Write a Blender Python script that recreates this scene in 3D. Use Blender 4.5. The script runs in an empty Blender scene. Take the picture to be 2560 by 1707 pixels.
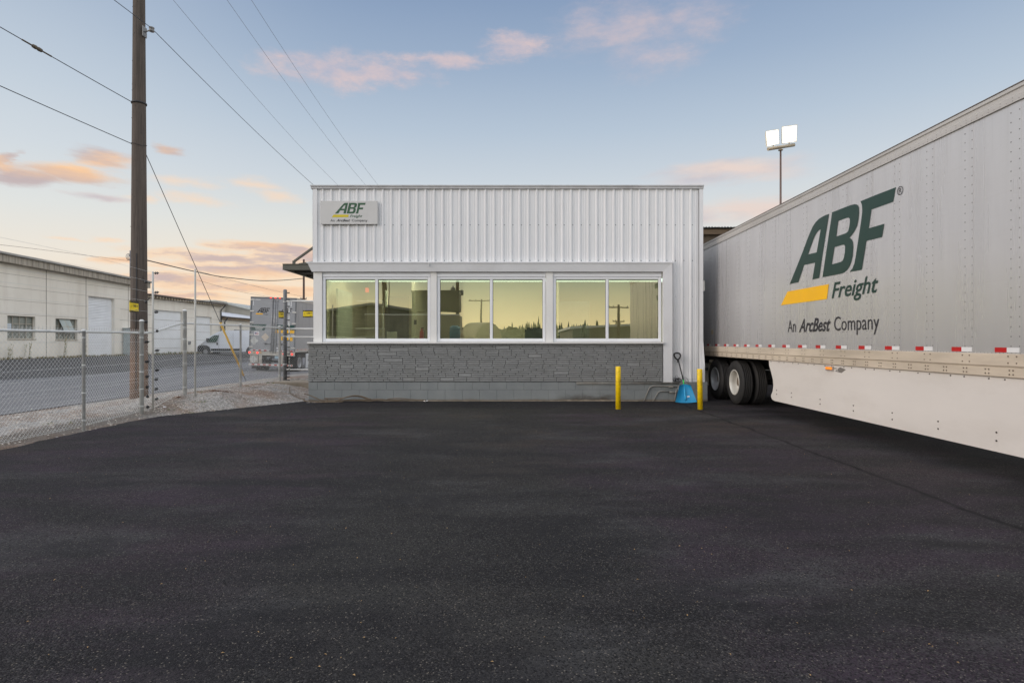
import bpy, math, random
from mathutils import Vector, Matrix
random.seed(7)
R = random.Random(11)
C = bpy.context.scene.collection
SC = bpy.context.scene
PI = math.pi
F = 1436.0
EYE = 1.48

def PX(sx, sy, Y):
    return Vector(((sx-1280)/F*Y, Y, EYE+(853.5-sy)/F*Y))
def sm(a, b, t):
    if a == b: return 0.0 if t < a else 1.0
    t = max(0.0, min(1.0, (t-a)/(b-a)))
    return t*t*(3-2*t)
def lerp(a, b, t): return a+(b-a)*t

# ------------------------------------------------------------ materials
def srgb(r, g, b):
    def f(c):
        c /= 255.0
        return c/12.92 if c <= 0.04045 else ((c+0.055)/1.055)**2.4
    return (f(r), f(g), f(b))

class NT:
    def __init__(s, tree): s.t = tree; s.n = tree.nodes; s.l = tree.links
    def add(s, kind, **kw):
        nd = s.n.new(kind)
        for k, v in kw.items():
            if k.startswith('i_'):
                key = k[2:]
                key = int(key) if key.isdigit() else key.replace('_', ' ')
                s.put(nd.inputs[key], v)
            else: setattr(nd, k, v)
        return nd
    def put(s, sock, v):
        if isinstance(v, bpy.types.NodeSocket): s.l.new(v, sock)
        elif isinstance(v, (tuple, list)) and len(v) == 3 and sock.type == 'RGBA': sock.default_value = (*v, 1)
        else: sock.default_value = v
    def math(s, op, a, b=0.0, c=None, clamp=False):
        nd = s.add('ShaderNodeMath', operation=op, use_clamp=clamp)
        s.put(nd.inputs[0], a); s.put(nd.inputs[1], b)
        if c is not None: s.put(nd.inputs[2], c)
        return nd.outputs[0]
    def noise(s, vec, scale, detail=3, rough=0.55, out=0):
        nd = s.add('ShaderNodeTexNoise'); s.put(nd.inputs['Vector'], vec)
        nd.inputs['Scale'].default_value = scale; nd.inputs['Detail'].default_value = detail
        nd.inputs['Roughness'].default_value = rough
        return nd.outputs[out]
    def mapping(s, vec, scale=(1, 1, 1), loc=(0, 0, 0), rot=(0, 0, 0)):
        nd = s.add('ShaderNodeMapping'); s.put(nd.inputs['Vector'], vec)
        nd.inputs['Scale'].default_value = scale; nd.inputs['Location'].default_value = loc
        nd.inputs['Rotation'].default_value = rot
        return nd.outputs[0]
    def rng(s, v, a, b, c=0.0, d=1.0, smooth=False):
        nd = s.add('ShaderNodeMapRange'); nd.interpolation_type = 'SMOOTHSTEP' if smooth else 'LINEAR'
        for i, x in enumerate((v, a, b, c, d)): s.put(nd.inputs[i], x)
        return nd.outputs[0]
    def mix(s, fac, a, b, mode='MIX'):
        nd = s.add('ShaderNodeMix', data_type='RGBA', blend_type=mode)
        s.put(nd.inputs[0], fac); s.put(nd.inputs[6], a); s.put(nd.inputs[7], b)
        return nd.outputs[2]
    def bump(s, h, strength=0.3, dist=0.01, normal=None):
        nd = s.add('ShaderNodeBump'); s.put(nd.inputs['Height'], h)
        nd.inputs['Strength'].default_value = strength; nd.inputs['Distance'].default_value = dist
        if normal is not None: s.put(nd.inputs['Normal'], normal)
        return nd.outputs[0]

def new_mat(name):
    m = bpy.data.materials.new(name); m.use_nodes = True
    t = NT(m.node_tree); b = t.n['Principled BSDF']
    return m, t, b

MATS = {}
def M(name, col, rough=0.6, metal=0.0, var=0.12, vs=3.0, bump=0.0, bs=60.0, bd=0.004, dirt=None, stretch=(1, 1, 1), emit=None, spec=None, dirt_amt=0.5, ds=1.2):
    """painted / plain surface: base colour with broken-up tone, optional dirt and fine relief"""
    if name in MATS: return MATS[name]
    m, t, b = new_mat(name)
    tc = t.add('ShaderNodeTexCoord').outputs['Object']
    v = t.mapping(tc, stretch)
    n1 = t.noise(v, vs, 5, 0.6)
    lo = tuple(c*(1-var) for c in col); hi = tuple(min(1, c*(1+var*0.8)) for c in col)
    c = t.mix(t.rng(n1, 0.3, 0.7), lo, hi)
    if dirt:
        n2 = t.noise(t.mapping(tc, stretch, (3, 7, 1)), ds, 6, 0.65)
        c = t.mix(t.math('MULTIPLY', t.rng(n2, 0.48, 0.72), dirt_amt), c, dirt)
    t.put(b.inputs['Base Color'], c)
    t.put(b.inputs['Roughness'], t.rng(n1, 0.2, 0.8, max(0.02, rough-0.07), min(1, rough+0.07)))
    b.inputs['Metallic'].default_value = metal
    if spec is not None: b.inputs['Specular IOR Level'].default_value = spec
    if bump:
        t.put(b.inputs['Normal'], t.bump(t.noise(tc, bs, 4, 0.6), bump, bd))
    if emit:
        b.inputs['Emission Color'].default_value = (*emit[0], 1); b.inputs['Emission Strength'].default_value = emit[1]
    MATS[name] = m
    return m

# ------------------------------------------------------------ mesh builder
class MB:
    def __init__(s): s.v = []; s.f = []; s.sm = []; s.mi = []; s.k = 0
    def face(s, idx, smooth=False): s.f.append(tuple(idx)); s.sm.append(smooth); s.mi.append(s.k)
    def add(s, vs, fs, smooth=False):
        o = len(s.v); s.v += [Vector(p) for p in vs]
        for f in fs: s.face([i+o for i in f], smooth)
        return s
    def box(s, x0, x1, y0, y1, z0, z1):
        return s.add([(x0, y0, z0), (x1, y0, z0), (x1, y1, z0), (x0, y1, z0), (x0, y0, z1), (x1, y0, z1), (x1, y1, z1), (x0, y1, z1)],
                     [(0, 3, 2, 1), (4, 5, 6, 7), (0, 1, 5, 4), (1, 2, 6, 5), (2, 3, 7, 6), (3, 0, 4, 7)])
    def bbox(s, x0, x1, y0, y1, z0, z1, b=0.01):
        """box with chamfered front (-y) face edges"""
        v = [(x0, y0+b, z0), (x1, y0+b, z0), (x1, y1, z0), (x0, y1, z0), (x0, y0+b, z1), (x1, y0+b, z1), (x1, y1, z1), (x0, y1, z1),
             (x0+b, y0, z0+b), (x1-b, y0, z0+b), (x1-b, y0, z1-b), (x0+b, y0, z1-b)]
        return s.add(v, [(0, 3, 2, 1), (4, 5, 6, 7), (1, 2, 6, 5), (2, 3, 7, 6), (3, 0, 4, 7), (8, 9, 10, 11), (0, 1, 9, 8), (1, 5, 10, 9), (5, 4, 11, 10), (4, 0, 8, 11)])
    def quad(s, a, b, c, d): return s.add([a, b, c, d], [(0, 1, 2, 3)])
    def prism(s, poly, fn, d0, d1, smooth=False):
        """poly: 2D points; fn(u, v, d) -> 3D"""
        n = len(poly)
        vs = [fn(u, v, d0) for u, v in poly]+[fn(u, v, d1) for u, v in poly]
        fs = [tuple(range(n))[::-1], tuple(range(n, 2*n))]
        s.add(vs, fs)
        o = len(s.v)-2*n
        for i in range(n):
            j = (i+1) % n
            s.face((o+i, o+j, o+n+j, o+n+i), smooth)
        return s
    def tube(s, pts, r, n=8, caps=True, r1=None):
        pts = [Vector(p) for p in pts]; m = len(pts)
        rings = []
        up = None
        for i, p in enumerate(pts):
            d = (pts[min(i+1, m-1)]-pts[max(i-1, 0)])
            if d.length < 1e-9: d = Vector((0, 0, 1))
            d.normalize()
            if up is None:
                up = Vector((0, 0, 1)) if abs(d.z) < 0.9 else Vector((1, 0, 0))
            a = d.cross(up)
            if a.length < 1e-4: a = d.orthogonal()
            a.normalize(); b = a.cross(d).normalized(); up = b
            rr = r if r1 is None else lerp(r, r1, i/(m-1))
            if callable(r): rr = r(i/(m-1))
            o = len(s.v)
            for k in range(n):
                t = 2*PI*k/n
                s.v.append(p+a*math.cos(t)*rr+b*math.sin(t)*rr)
            rings.append(o)
        for i in range(m-1):
            for k in range(n):
                j = (k+1) % n
                s.face((rings[i]+k, rings[i]+j, rings[i+1]+j, rings[i+1]+k), True)
        if caps:
            s.face([rings[0]+k for k in range(n)][::-1]); s.face([rings[-1]+k for k in range(n)])
        return s
    def lathe(s, prof, origin, axis='z', n=24, smooth=True, closed=False):
        """prof: (radius, height) pairs around an axis"""
        o = Vector(origin); base = len(s.v)
        for (r, h) in prof:
            for k in range(n):
                t = 2*PI*k/n; c, q = math.cos(t)*r, math.sin(t)*r
                if axis == 'z': p = Vector((c, q, h))
                elif axis == 'x': p = Vector((h, c, q))
                else: p = Vector((c, h, q))
                s.v.append(o+p)
        for i in range(len(prof)-1):
            for k in range(n):
                j = (k+1) % n
                s.face((base+i*n+k, base+i*n+j, base+(i+1)*n+j, base+(i+1)*n+k), smooth)
        if prof[0][0] > 0 and not closed: s.face([base+k for k in range(n)][::-1])
        if prof[-1][0] > 0 and not closed: s.face([base+(len(prof)-1)*n+k for k in range(n)])
        return s
    def xform(s, mat):
        s.v = [mat @ p for p in s.v]; return s
    def build(s, name, mat, parent=None, loc=None):
        off = Vector((0, 0, 0))
        p = parent
        while p is not None: off += Vector(p.get('_o', (0, 0, 0))); p = p.parent
        if loc is not None: off = Vector(loc)
        me = bpy.data.meshes.new(name)
        me.from_pydata([tuple(q-off) for q in s.v], [], s.f)
        me.polygons.foreach_set('use_smooth', s.sm)
        mats = mat if isinstance(mat, (list, tuple)) else [mat]
        for m in mats: me.materials.append(m)
        if len(mats) > 1: me.polygons.foreach_set('material_index', s.mi)
        me.update()
        o = bpy.data.objects.new(name, me); C.objects.link(o)
        if parent is not None: o.parent = parent
        elif loc is not None: o.location = loc
        return o

def tag(o, label=None, cat=None, group=None, kind=None):
    if label: o['label'] = label
    if cat: o['category'] = cat
    if group: o['group'] = group
    if kind: o['kind'] = kind
    return o
def thing(name, loc, label, cat, group=None):
    o = bpy.data.objects.new(name, None); C.objects.link(o)
    o.location = loc; o['_o'] = tuple(loc); o.empty_display_size = 0.2
    return tag(o, label, cat, group)
def sub(name, parent):
    o = bpy.data.objects.new(name, None); C.objects.link(o); o.parent = parent
    return o
def copy_tree(o, parent=None):
    c = o.copy(); C.objects.link(c)
    if parent is not None: c.parent = parent
    for ch in list(o.children): copy_tree(ch, c)
    return c
def mesh_thing(mb, name, mat, loc, label, cat, group=None):
    return tag(mb.build(name, mat, None, loc), label, cat, group)

# flat lettering -----------------------------------------------------------
def curve_mesh(cu):
    o = bpy.data.objects.new('tmp_text', cu); C.objects.link(o)
    dg = bpy.context.evaluated_depsgraph_get(); dg.update()
    me = bpy.data.meshes.new_from_object(o.evaluated_get(dg))
    vs = [v.co.copy() for v in me.vertices]; fs = [tuple(p.vertices) for p in me.polygons]
    bpy.data.objects.remove(o); bpy.data.meshes.remove(me); bpy.data.curves.remove(cu)
    return vs, fs
def text_geo(s, bold=0.0, shear=0.0):
    cu = bpy.data.curves.new('txt', 'FONT'); cu.body = s; cu.size = 1.0; cu.shear = shear; cu.offset = bold
    cu.resolution_u = 3; cu.fill_mode = 'FRONT'
    return curve_mesh(cu)
CAP = None
def put_text(mb, s, u0, u1, v0, cap, fn, bold=0.0, shear=0.0):
    """write s from u0 to u1 on baseline v0 with capital height cap; fn(u, v) -> 3D"""
    global CAP
    if CAP is None:
        vs, _ = text_geo('H'); CAP = max(v.y for v in vs)-min(v.y for v in vs)
    vs, fs = text_geo(s, bold, shear)
    if not vs: return
    x0 = min(v.x for v in vs); x1 = max(v.x for v in vs)
    kx = (u1-u0)/(x1-x0); ky = cap/CAP
    mb.add([fn(u0+(v.x-x0)*kx, v0+v.y*ky) for v in vs], fs)
def put_poly(mb, loops, fn):
    cu = bpy.data.curves.new('pl', 'CURVE'); cu.dimensions = '2D'; cu.fill_mode = 'FRONT'
    for lp in loops:
        sp = cu.splines.new('POLY'); sp.points.add(len(lp)-1)
        for i, (x, y) in enumerate(lp): sp.points[i].co = (x, y, 0, 1)
        sp.use_cyclic_u = True
    vs, fs = curve_mesh(cu)
    mb.add([fn(v.x, v.y) for v in vs], fs)
_A = [[(700, 655), (900, 430), (930, 395), (958, 368), (985, 352), (1012, 345), (1087, 345), (1020, 655), (950, 655), (968, 566), (858, 566), (797, 655)],
      [(893, 516), (985, 516), (1010, 405), (985, 413), (955, 437)]]
_B = [[(1045, 655), (1118, 345), (1285, 345), (1315, 350), (1338, 364), (1349, 385), (1346, 415), (1336, 452), (1322, 472), (1300, 486), (1278, 492), (1298, 500), (1310, 518), (1312, 545), (1302, 592), (1286, 622), (1262, 645), (1228, 655)],
      [(1158, 470), (1236, 470), (1252, 466), (1262, 454), (1275, 414), (1273, 404), (1262, 400), (1177, 400)],
      [(1127, 603), (1210, 603), (1224, 598), (1233, 586), (1246, 540), (1244, 527), (1232, 519), (1148, 519)]]
_Fp = [[(1300, 655), (1318, 636), (1334, 596), (1375, 410), (1376, 375), (1366, 345), (1600, 345), (1584, 402), (1440, 402), (1419, 481), (1532, 481), (1517, 537), (1406, 537), (1381, 655)]]
def q6(cx, cy): # picture detail of the big emblem -> units on the trailer side
    sx = 1940+cx/3.733; sy = 440+cy/3.733; d = sx-1280; Y = 5.22*F/d; z = EYE+(853.5-sy)*5.22/d
    return ((10.79-Y)/1.027, (z-2.56)/1.01)
_TA = [[(130,1008),(160,935),(210,812),(250,712),(290,604),(320,528),(345,473),(372,432),(400,404),(430,384),(462,367),(497,355),(405,952),(342,966),(368,808),(265,832),(211,991)],
       [(302,732),(382,713),(420,497),(402,507),(385,525),(362,565),(340,622)]]
_TB = [[(436,945),(527,340),(620,303),(700,272),(740,263),(762,270),(776,292),(778,340),(772,410),(760,465),(738,512),(715,545),(688,578),(708,590),(721,618),(724,665),(719,740),(706,800),(688,845),(665,880),(638,902),(600,914)],
       [(565,566),(583,420),(660,393),(680,389),(691,398),(692,430),(686,480),(676,516),(658,533)],
       [(523,825),(548,664),(622,643),(640,643),(648,656),(646,710),(637,760),(626,789),(606,803)]]
_TF = [[(690,895),(716,864),(735,815),(748,745),(800,405),(808,330),(805,270),(792,236),(950,172),(1122,106),(1098,240),(895,313),(870,488),(1013,447),(992,570),(848,606),(803,876)]]
def freight_logo(parent, fn, green, yellow, dark, lines='sign', small=True):
    """the haulier's emblem: slanted letters over a coloured bar, in units of the letter height"""
    mb = MB()
    if lines == 'sign':
        for lp in (_A, _B, _Fp): put_poly(mb, [[((x-700)/310, (655-y)/310) for x, y in l] for l in lp], fn)
    else:
        for lp in (_TA, _TB, _TF): put_poly(mb, [[q6(x, y) for x, y in l] for l in lp], fn)
    mb.build('lettering', green, parent)
    m2 = MB()
    if lines == 'sign': bar = [(-.29, -.345), (-.11, -.106), (1.32, -.106), (1.26, -.345)]
    else: bar = [(-.34, -.375), (-.08, -.135), (1.30, -.135), (1.245, -.375)]
    m2.add([fn(u, v) for u, v in bar], [(0, 1, 2, 3)]); m2.build('coloured_bar', yellow, parent)
    if not small: return
    m3 = MB()
    if lines == 'sign': put_text(m3, 'Freight', 1.42, 2.58, -.355, .235, fn, 0.012, 0.35)
    else: put_text(m3, 'Freight', 1.38, 2.54, -.37, .24, fn, 0.014, 0.3)
    m3.build('lettering', green, parent)
    m4 = MB()
    if lines == 'sign':
        put_text(m4, 'An', -.42, -.03, -.758, .226, fn, .006); put_text(m4, 'Company', 1.6, 3.08, -.758, .226, fn, .006)
        put_text(m4, 'ArcBest', .13, 1.45, -.758, .226, fn, 0.020, 0.45)
    else:
        put_text(m4, 'An', -.07, .23, -.896, .22, fn); put_text(m4, 'Company', 1.45, 2.56, -.896, .22, fn)
        put_text(m4, 'ArcBest', .34, 1.35, -.896, .22, fn, 0.020, 0.4)
    m4.build('lettering', dark, parent)
    m5 = MB()
    if lines != 'sign':
        cu, cv, r = 2.99, .935, .058
        for k in range(28):
            a, b = 2*PI*k/28, 2*PI*(k+1)/28
            m5.add([fn(cu+math.cos(a)*r, cv+math.sin(a)*r), fn(cu+math.cos(b)*r, cv+math.sin(b)*r), fn(cu+math.cos(b)*r*.84, cv+math.sin(b)*r*.84), fn(cu+math.cos(a)*r*.84, cv+math.sin(a)*r*.84)], [(0, 1, 2, 3)])
        put_text(m5, 'R', cu-.025, cu+.03, cv-.033, .066, fn)
        m5.build('lettering', dark, parent)

# ------------------------------------------------------------ surfaces
def mat_asphalt():
    m, t, b = new_mat('asphalt_fresh')
    tc = t.add('ShaderNodeTexCoord').outputs['Object']
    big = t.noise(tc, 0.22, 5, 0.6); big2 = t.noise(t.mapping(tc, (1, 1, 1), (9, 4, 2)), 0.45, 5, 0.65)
    mid = t.noise(t.mapping(tc, (.5, 1.4, 1), (1, 2, 3)), 1.3, 6, 0.65)
    vo = t.add('ShaderNodeTexVoronoi', i_Scale=120.0); t.put(vo.inputs['Vector'], tc)
    vo2 = t.add('ShaderNodeTexVoronoi', i_Scale=160.0); t.put(vo2.inputs['Vector'], tc)
    sx0 = t.add('ShaderNodeSeparateXYZ'); t.put(sx0.inputs[0], tc)
    lane = t.math('ADD', t.math('ABSOLUTE', t.math('ADD', sx0.outputs[0], t.math('MULTIPLY', sx0.outputs[1], .06))), t.math('MULTIPLY', t.math('SUBTRACT', big, .5), 5.0))
    c = t.mix(t.rng(lane, .7, 1.9, 0, 1, True), (.0315, .0305, .029), (.038, .0265, .037))
    c = t.mix(t.math('MULTIPLY', t.rng(big2, .46, .62, 0, .75, True), t.rng(sx0.outputs[1], 5.5, 8.5, .1, 1)), c, (.056, .042, .034))  # warm worn patches; grazing sky sheen also put into the colour
    c = t.mix(t.rng(t.noise(t.mapping(tc, (.7, 1.2, 1), (3, 8, 0)), .6, 6, .7), .48, .62, 0, .8, True), c, (.056, .055, .056))
    sy = t.add('ShaderNodeSeparateXYZ'); t.put(sy.inputs[0], tc)
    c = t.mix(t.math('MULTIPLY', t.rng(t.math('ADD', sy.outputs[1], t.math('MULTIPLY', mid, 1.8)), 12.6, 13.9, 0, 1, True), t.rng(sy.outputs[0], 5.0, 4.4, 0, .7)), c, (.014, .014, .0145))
    coarse = t.rng(t.noise(t.mapping(tc, (1, 1, 1), (12, 5, 0)), .8, 4, .6), .38, .62, .25, 1, True)
    c = t.mix(t.rng(mid, .40, .60, .95, 0), c, (.010, .009, .0105))
    # individual stones in the surface
    st = t.add('ShaderNodeSeparateColor'); t.put(st.inputs[0], vo.outputs['Color'])
    c = t.mix(t.math('MULTIPLY', t.rng(st.outputs[0], .45, 1.0, 0, .75), coarse), c, (.078, .075, .074))
    c = t.mix(t.rng(st.outputs[1], .6, .9, 0, .9), c, (.007, .007, .008))
    st2 = t.add('ShaderNodeSeparateColor'); t.put(st2.inputs[0], vo2.outputs['Color'])
    c = t.mix(t.rng(st2.outputs[0], .975, .985, 0, .55), c, (.25, .22, .18))
    # paving seam running away from the camera near x = 4
    sx = t.add('ShaderNodeSeparateXYZ'); t.put(sx.inputs[0], tc)
    wob = t.math('MULTIPLY', t.math('SUBTRACT', t.noise(t.mapping(tc, (0.2, 1, 1)), 1.1, 4), .5), .28)
    d = t.math('ABSOLUTE', t.math('SUBTRACT', t.math('ADD', sx.outputs[0], wob), 4.02))
    seam = t.math('MULTIPLY', t.rng(d, .008, .05, 1, 0, True), t.rng(t.noise(tc, 3.0, 3), .35, .55, .45, 1))
    c = t.mix(seam, c, (.006, .006, .007))
    wob2 = t.math('MULTIPLY', t.math('SUBTRACT', t.noise(t.mapping(tc, (1, .2, 1), (4, 0, 0)), .7, 4), .5), .7)
    d2 = t.math('ABSOLUTE', t.math('SUBTRACT', t.math('ADD', sx.outputs[1], wob2), 8.1))
    c = t.mix(t.math('MULTIPLY', t.rng(d2, 0, .12, 1, 0, True), t.rng(t.noise(tc, 1.4, 3), .42, .62, 0, .55)), c, (.016, .016, .017))
    t.put(b.inputs['Base Color'], c)
    t.put(b.inputs['Roughness'], t.rng(mid, .3, .7, .72, .9))
    b.inputs['Specular IOR Level'].default_value = .2
    h = t.math('ADD', t.math('MULTIPLY', t.math('SUBTRACT', 1.0, vo.outputs['Distance']), .6), t.math('MULTIPLY', t.noise(tc, 38, 4, .7), .8))
    n = t.bump(t.math('MULTIPLY', h, coarse), 1.0, .016)
    n = t.bump(mid, .25, .03, n)
    t.put(b.inputs['Normal'], n)
    return m
def mat_street():
    m, t, b = new_mat('asphalt_weathered')
    tc = t.add('ShaderNodeTexCoord').outputs['Object']
    n1 = t.noise(t.mapping(tc, (1, .25, 1)), .5, 5, .6); n2 = t.noise(tc, 30, 3, .6)
    c = t.mix(t.rng(n1, .35, .65), (.115, .118, .128), (.165, .165, .172))
    c = t.mix(t.rng(n2, .4, .7, 0, .35), c, (.24, .23, .22))
    cr = t.add('ShaderNodeTexVoronoi', feature='DISTANCE_TO_EDGE', i_Scale=.35); t.put(cr.inputs['Vector'], t.mix(.12, tc, t.noise(tc, 1.5, 4, .6, 1)))
    c = t.mix(t.rng(cr.outputs['Distance'], 0, .006, .7, 0), c, (.04, .04, .045))
    t.put(b.inputs['Base Color'], c); b.inputs['Roughness'].default_value = .85
    t.put(b.inputs['Normal'], t.bump(n2, .4, .006))
    return m
def mat_gravel():
    m, t, b = new_mat('gravel_ground')
    tc = t.add('ShaderNodeTexCoord').outputs['Object']
    vo = t.add('ShaderNodeTexVoronoi', i_Scale=38.0); t.put(vo.inputs['Vector'], tc)
    sp = t.add('ShaderNodeSeparateColor'); t.put(sp.inputs[0], vo.outputs['Color'])
    c = t.mix(sp.outputs[0], (.19, .18, .165), (.52, .495, .465))
    n1 = t.noise(tc, .9, 5, .6); n2 = t.noise(t.mapping(tc, (1, 1, 1), (5, 2, 0)), 1.6, 5, .65)
    c = t.mix(t.rng(n1, .45, .62, 0, .85), c, (.24, .16, .11))
    sx = t.add('ShaderNodeSeparateXYZ'); t.put(sx.inputs[0], tc)
    band = t.math('MULTIPLY', t.rng(t.math('ABSOLUTE', t.math('SUBTRACT', t.math('ADD', sx.outputs[0], t.math('MULTIPLY', n2, .8)), -7.15)), .15, .8, 1, 0, True), t.rng(sx.outputs[1], 13.8, 11.5, 0, .85))
    c = t.mix(band, c, (.11, .095, .078))
    c = t.mix(t.rng(n2, .56, .72, 0, .8), c, (.085, .07, .055))
    t.put(b.inputs['Base Color'], c); b.inputs['Roughness'].default_value = .9
    t.put(b.inputs['Normal'], t.bump(t.math('ADD', t.math('SUBTRACT', 1.0, vo.outputs['Distance']), t.math('MULTIPLY', t.noise(tc, 9, 4), 1.2)), .9, .03))
    return m
def mat_dirt():
    m, t, b = new_mat('dirt_shoulder')
    tc = t.add('ShaderNodeTexCoord').outputs['Object']
    n1 = t.noise(t.mapping(tc, (1, .4, 1)), .9, 6, .65); n2 = t.noise(tc, 8, 4, .6)
    sx = t.add('ShaderNodeSeparateXYZ'); t.put(sx.inputs[0], tc)
    c = t.mix(t.rng(n2, .3, .7), (.05, .05, .053), (.085, .083, .082))
    grassy = t.math('MULTIPLY', t.rng(t.math('ADD', sx.outputs[0], t.math('MULTIPLY', n1, 1.6)), -28.6, -28.0, 1, 0), t.rng(n1, .3, .5))
    c = t.mix(grassy, c, t.mix(n2, (.07, .075, .025), (.14, .10, .05)))
    t.put(b.inputs['Base Color'], c); b.inputs['Roughness'].default_value = .95
    t.put(b.inputs['Normal'], t.bump(n2, .5, .03))
    return m
def mat_wood_pole():
    m, t, b = new_mat('weathered_pole_wood')
    tc = t.add('ShaderNodeTexCoord').outputs['Object']
    g = t.noise(t.mapping(tc, (14, 14, .5)), 2.0, 6, .7)
    big = t.noise(tc, .8, 4)
    sx = t.add('ShaderNodeSeparateXYZ'); t.put(sx.inputs[0], tc)
    c = t.mix(t.rng(g, .3, .7), (.052, .042, .035), (.125, .102, .085))
    c = t.mix(t.rng(big, .4, .7, 0, .5), c, (.12, .095, .08))
    c = t.mix(t.rng(sx.outputs[2], 1.9, .9, 0, .75), c, (.20, .10, .045))
    crk = t.noise(t.mapping(tc, (22, 22, .22), (3, 1, 0)), 1.2, 2, .4)
    c = t.mix(t.rng(t.math('ABSOLUTE', t.math('SUBTRACT', crk, .5)), 0, .012, .85, 0), c, (.012, .010, .009))
    t.put(b.inputs['Base Color'], c); b.inputs['Roughness'].default_value = .88
    t.put(b.inputs['Normal'], t.bump(g, .6, .01))
    return m
def mat_trailer_side(name='trailer_aluminium_paint', col=(.60, .595, .60)):
    m, t, b = new_mat(name)
    tc = t.add('ShaderNodeTexCoord').outputs['Object']
    st = t.noise(t.mapping(tc, (1, 2.2, .12)), 1.6, 4, .6)
    fine = t.noise(t.mapping(tc, (1, .25, 9)), 3.0, 5, .7)
    sx = t.add('ShaderNodeSeparateXYZ'); t.put(sx.inputs[0], tc)
    c = t.mix(t.rng(st, .35, .65), tuple(k*.93 for k in col), tuple(k*1.04 for k in col))
    c = t.mix(t.rng(fine, .55, .75, 0, .10), c, (.40, .37, .34))
    grime = t.math('MULTIPLY', t.rng(sx.outputs[2], 1.3, 2.4, 1, 0), t.rng(st, .3, .7, .25, .9))
    c = t.mix(t.math('MULTIPLY', grime, .6), c, (.27, .26, .255))
    drip = t.noise(t.mapping(tc, (1, 14, .35), (0, 3, 0)), 1.0, 4, .65)
    c = t.mix(t.math('MULTIPLY', t.rng(drip, .56, .74, 0, .22), t.rng(sx.outputs[2], 4.0, 3.2, 1, .25)), c, (.33, .31, .29))
    scr = t.noise(t.mapping(tc, (1, .35, 6), (0, 0, 2), (.25, 0, 0)), 2.2, 2, .4)
    c = t.mix(t.rng(t.math('ABSOLUTE', t.math('SUBTRACT', scr, .52)), 0, .0015, .18, 0), c, (.32, .31, .31))
    t.put(b.inputs['Base Color'], c)
    b.inputs['Metallic'].default_value = .35
    t.put(b.inputs['Roughness'], t.rng(st, .3, .7, .25, .33))
    t.put(b.inputs['Normal'], t.bump(t.noise(t.mapping(tc, (1, 1.64, .30)), 1.0, 3, .5), .7, .035))
    return m
def mat_cladding():
    m, t, b = new_mat('white_painted_sheet')
    tc = t.add('ShaderNodeTexCoord').outputs['Object']
    st = t.noise(t.mapping(tc, (5, 5, .25)), 1.0, 5, .65)
    n2 = t.noise(tc, 1.2, 5, .6)
    c = t.mix(t.rng(st, .3, .7), (.69, .695, .70), (.78, .785, .79))
    c = t.mix(t.rng(n2, .55, .8, 0, .3), c, (.60, .59, .57))
    t.put(b.inputs['Base Color'], c); t.put(b.inputs['Roughness'], t.rng(n2, .3, .7, .36, .5))
    return m
def mat_stone():
    m, t, b = new_mat('grey_painted_stone')
    tc = t.add('ShaderNodeTexCoord').outputs['Object']
    n1 = t.noise(t.mapping(tc, (4, 4, 16)), 1.0, 5, .65); n2 = t.noise(tc, 1.1, 5, .6); n3 = t.noise(t.mapping(tc, (16, 16, 34)), 1.0, 6, .7)
    c = t.mix(t.rng(n1, .3, .7), (.195, .20, .195), (.265, .27, .262))
    c = t.mix(t.rng(n2, .5, .75, 0, .35), c, (.22, .215, .195))
    t.put(b.inputs['Base Color'], c); b.inputs['Roughness'].default_value = .62
    t.put(b.inputs['Normal'], t.bump(n3, .8, .012))
    return m
def mat_block():
    m, t, b = new_mat('grey_painted_block')
    tc = t.add('ShaderNodeTexCoord').outputs['Object']
    n1 = t.noise(tc, 1.6, 5, .6); n2 = t.noise(tc, 45, 4, .65); n3 = t.noise(t.mapping(tc, (2, 2, 6)), 1.3, 6, .7)
    sx = t.add('ShaderNodeSeparateXYZ'); t.put(sx.inputs[0], tc)
    c = t.mix(t.rng(n1, .3, .7), (.185, .20, .20), (.235, .25, .245))
    # dirt splashed up from the ground, and a mossy rusty patch left of the bollard
    hgt = t.math('SUBTRACT', sx.outputs[2], t.math('MULTIPLY', n3, .09))
    c = t.mix(t.rng(hgt, -.03, .02, .95, 0), c, (.15, .12, .085))
    px = t.math('ABSOLUTE', t.math('SUBTRACT', sx.outputs[0], 2.0))
    pa = t.math('MULTIPLY', t.rng(px, .2, 1.1, 1, 0, True), t.rng(t.math('SUBTRACT', sx.outputs[2], t.math('MULTIPLY', n3, .3)), -.12, .06, 1, 0, True))
    c = t.mix(t.math('MULTIPLY', pa, .9), c, (.055, .040, .025))
    t.put(b.inputs['Base Color'], c); b.inputs['Roughness'].default_value = .75
    t.put(b.inputs['Normal'], t.bump(n2, .5, .004))
    return m
def mat_warehouse():
    m, t, b = new_mat('cream_panel_wall')
    tc = t.add('ShaderNodeTexCoord').outputs['Object']
    n1 = t.noise(tc, .35, 5, .6); n2 = t.noise(t.mapping(tc, (1, 1, .15)), 1.2, 5, .7); n3 = t.noise(tc, 25, 4, .6)
    c = t.mix(t.rng(n1, .3, .7), (.76, .715, .635), (.86, .82, .74))
    c = t.mix(t.rng(n2, .5, .75, 0, .35), c, (.55, .48, .40))
    t.put(b.inputs['Base Color'], c); b.inputs['Roughness'].default_value = .85
    t.put(b.inputs['Normal'], t.bump(n3, .35, .01))
    return m
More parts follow.
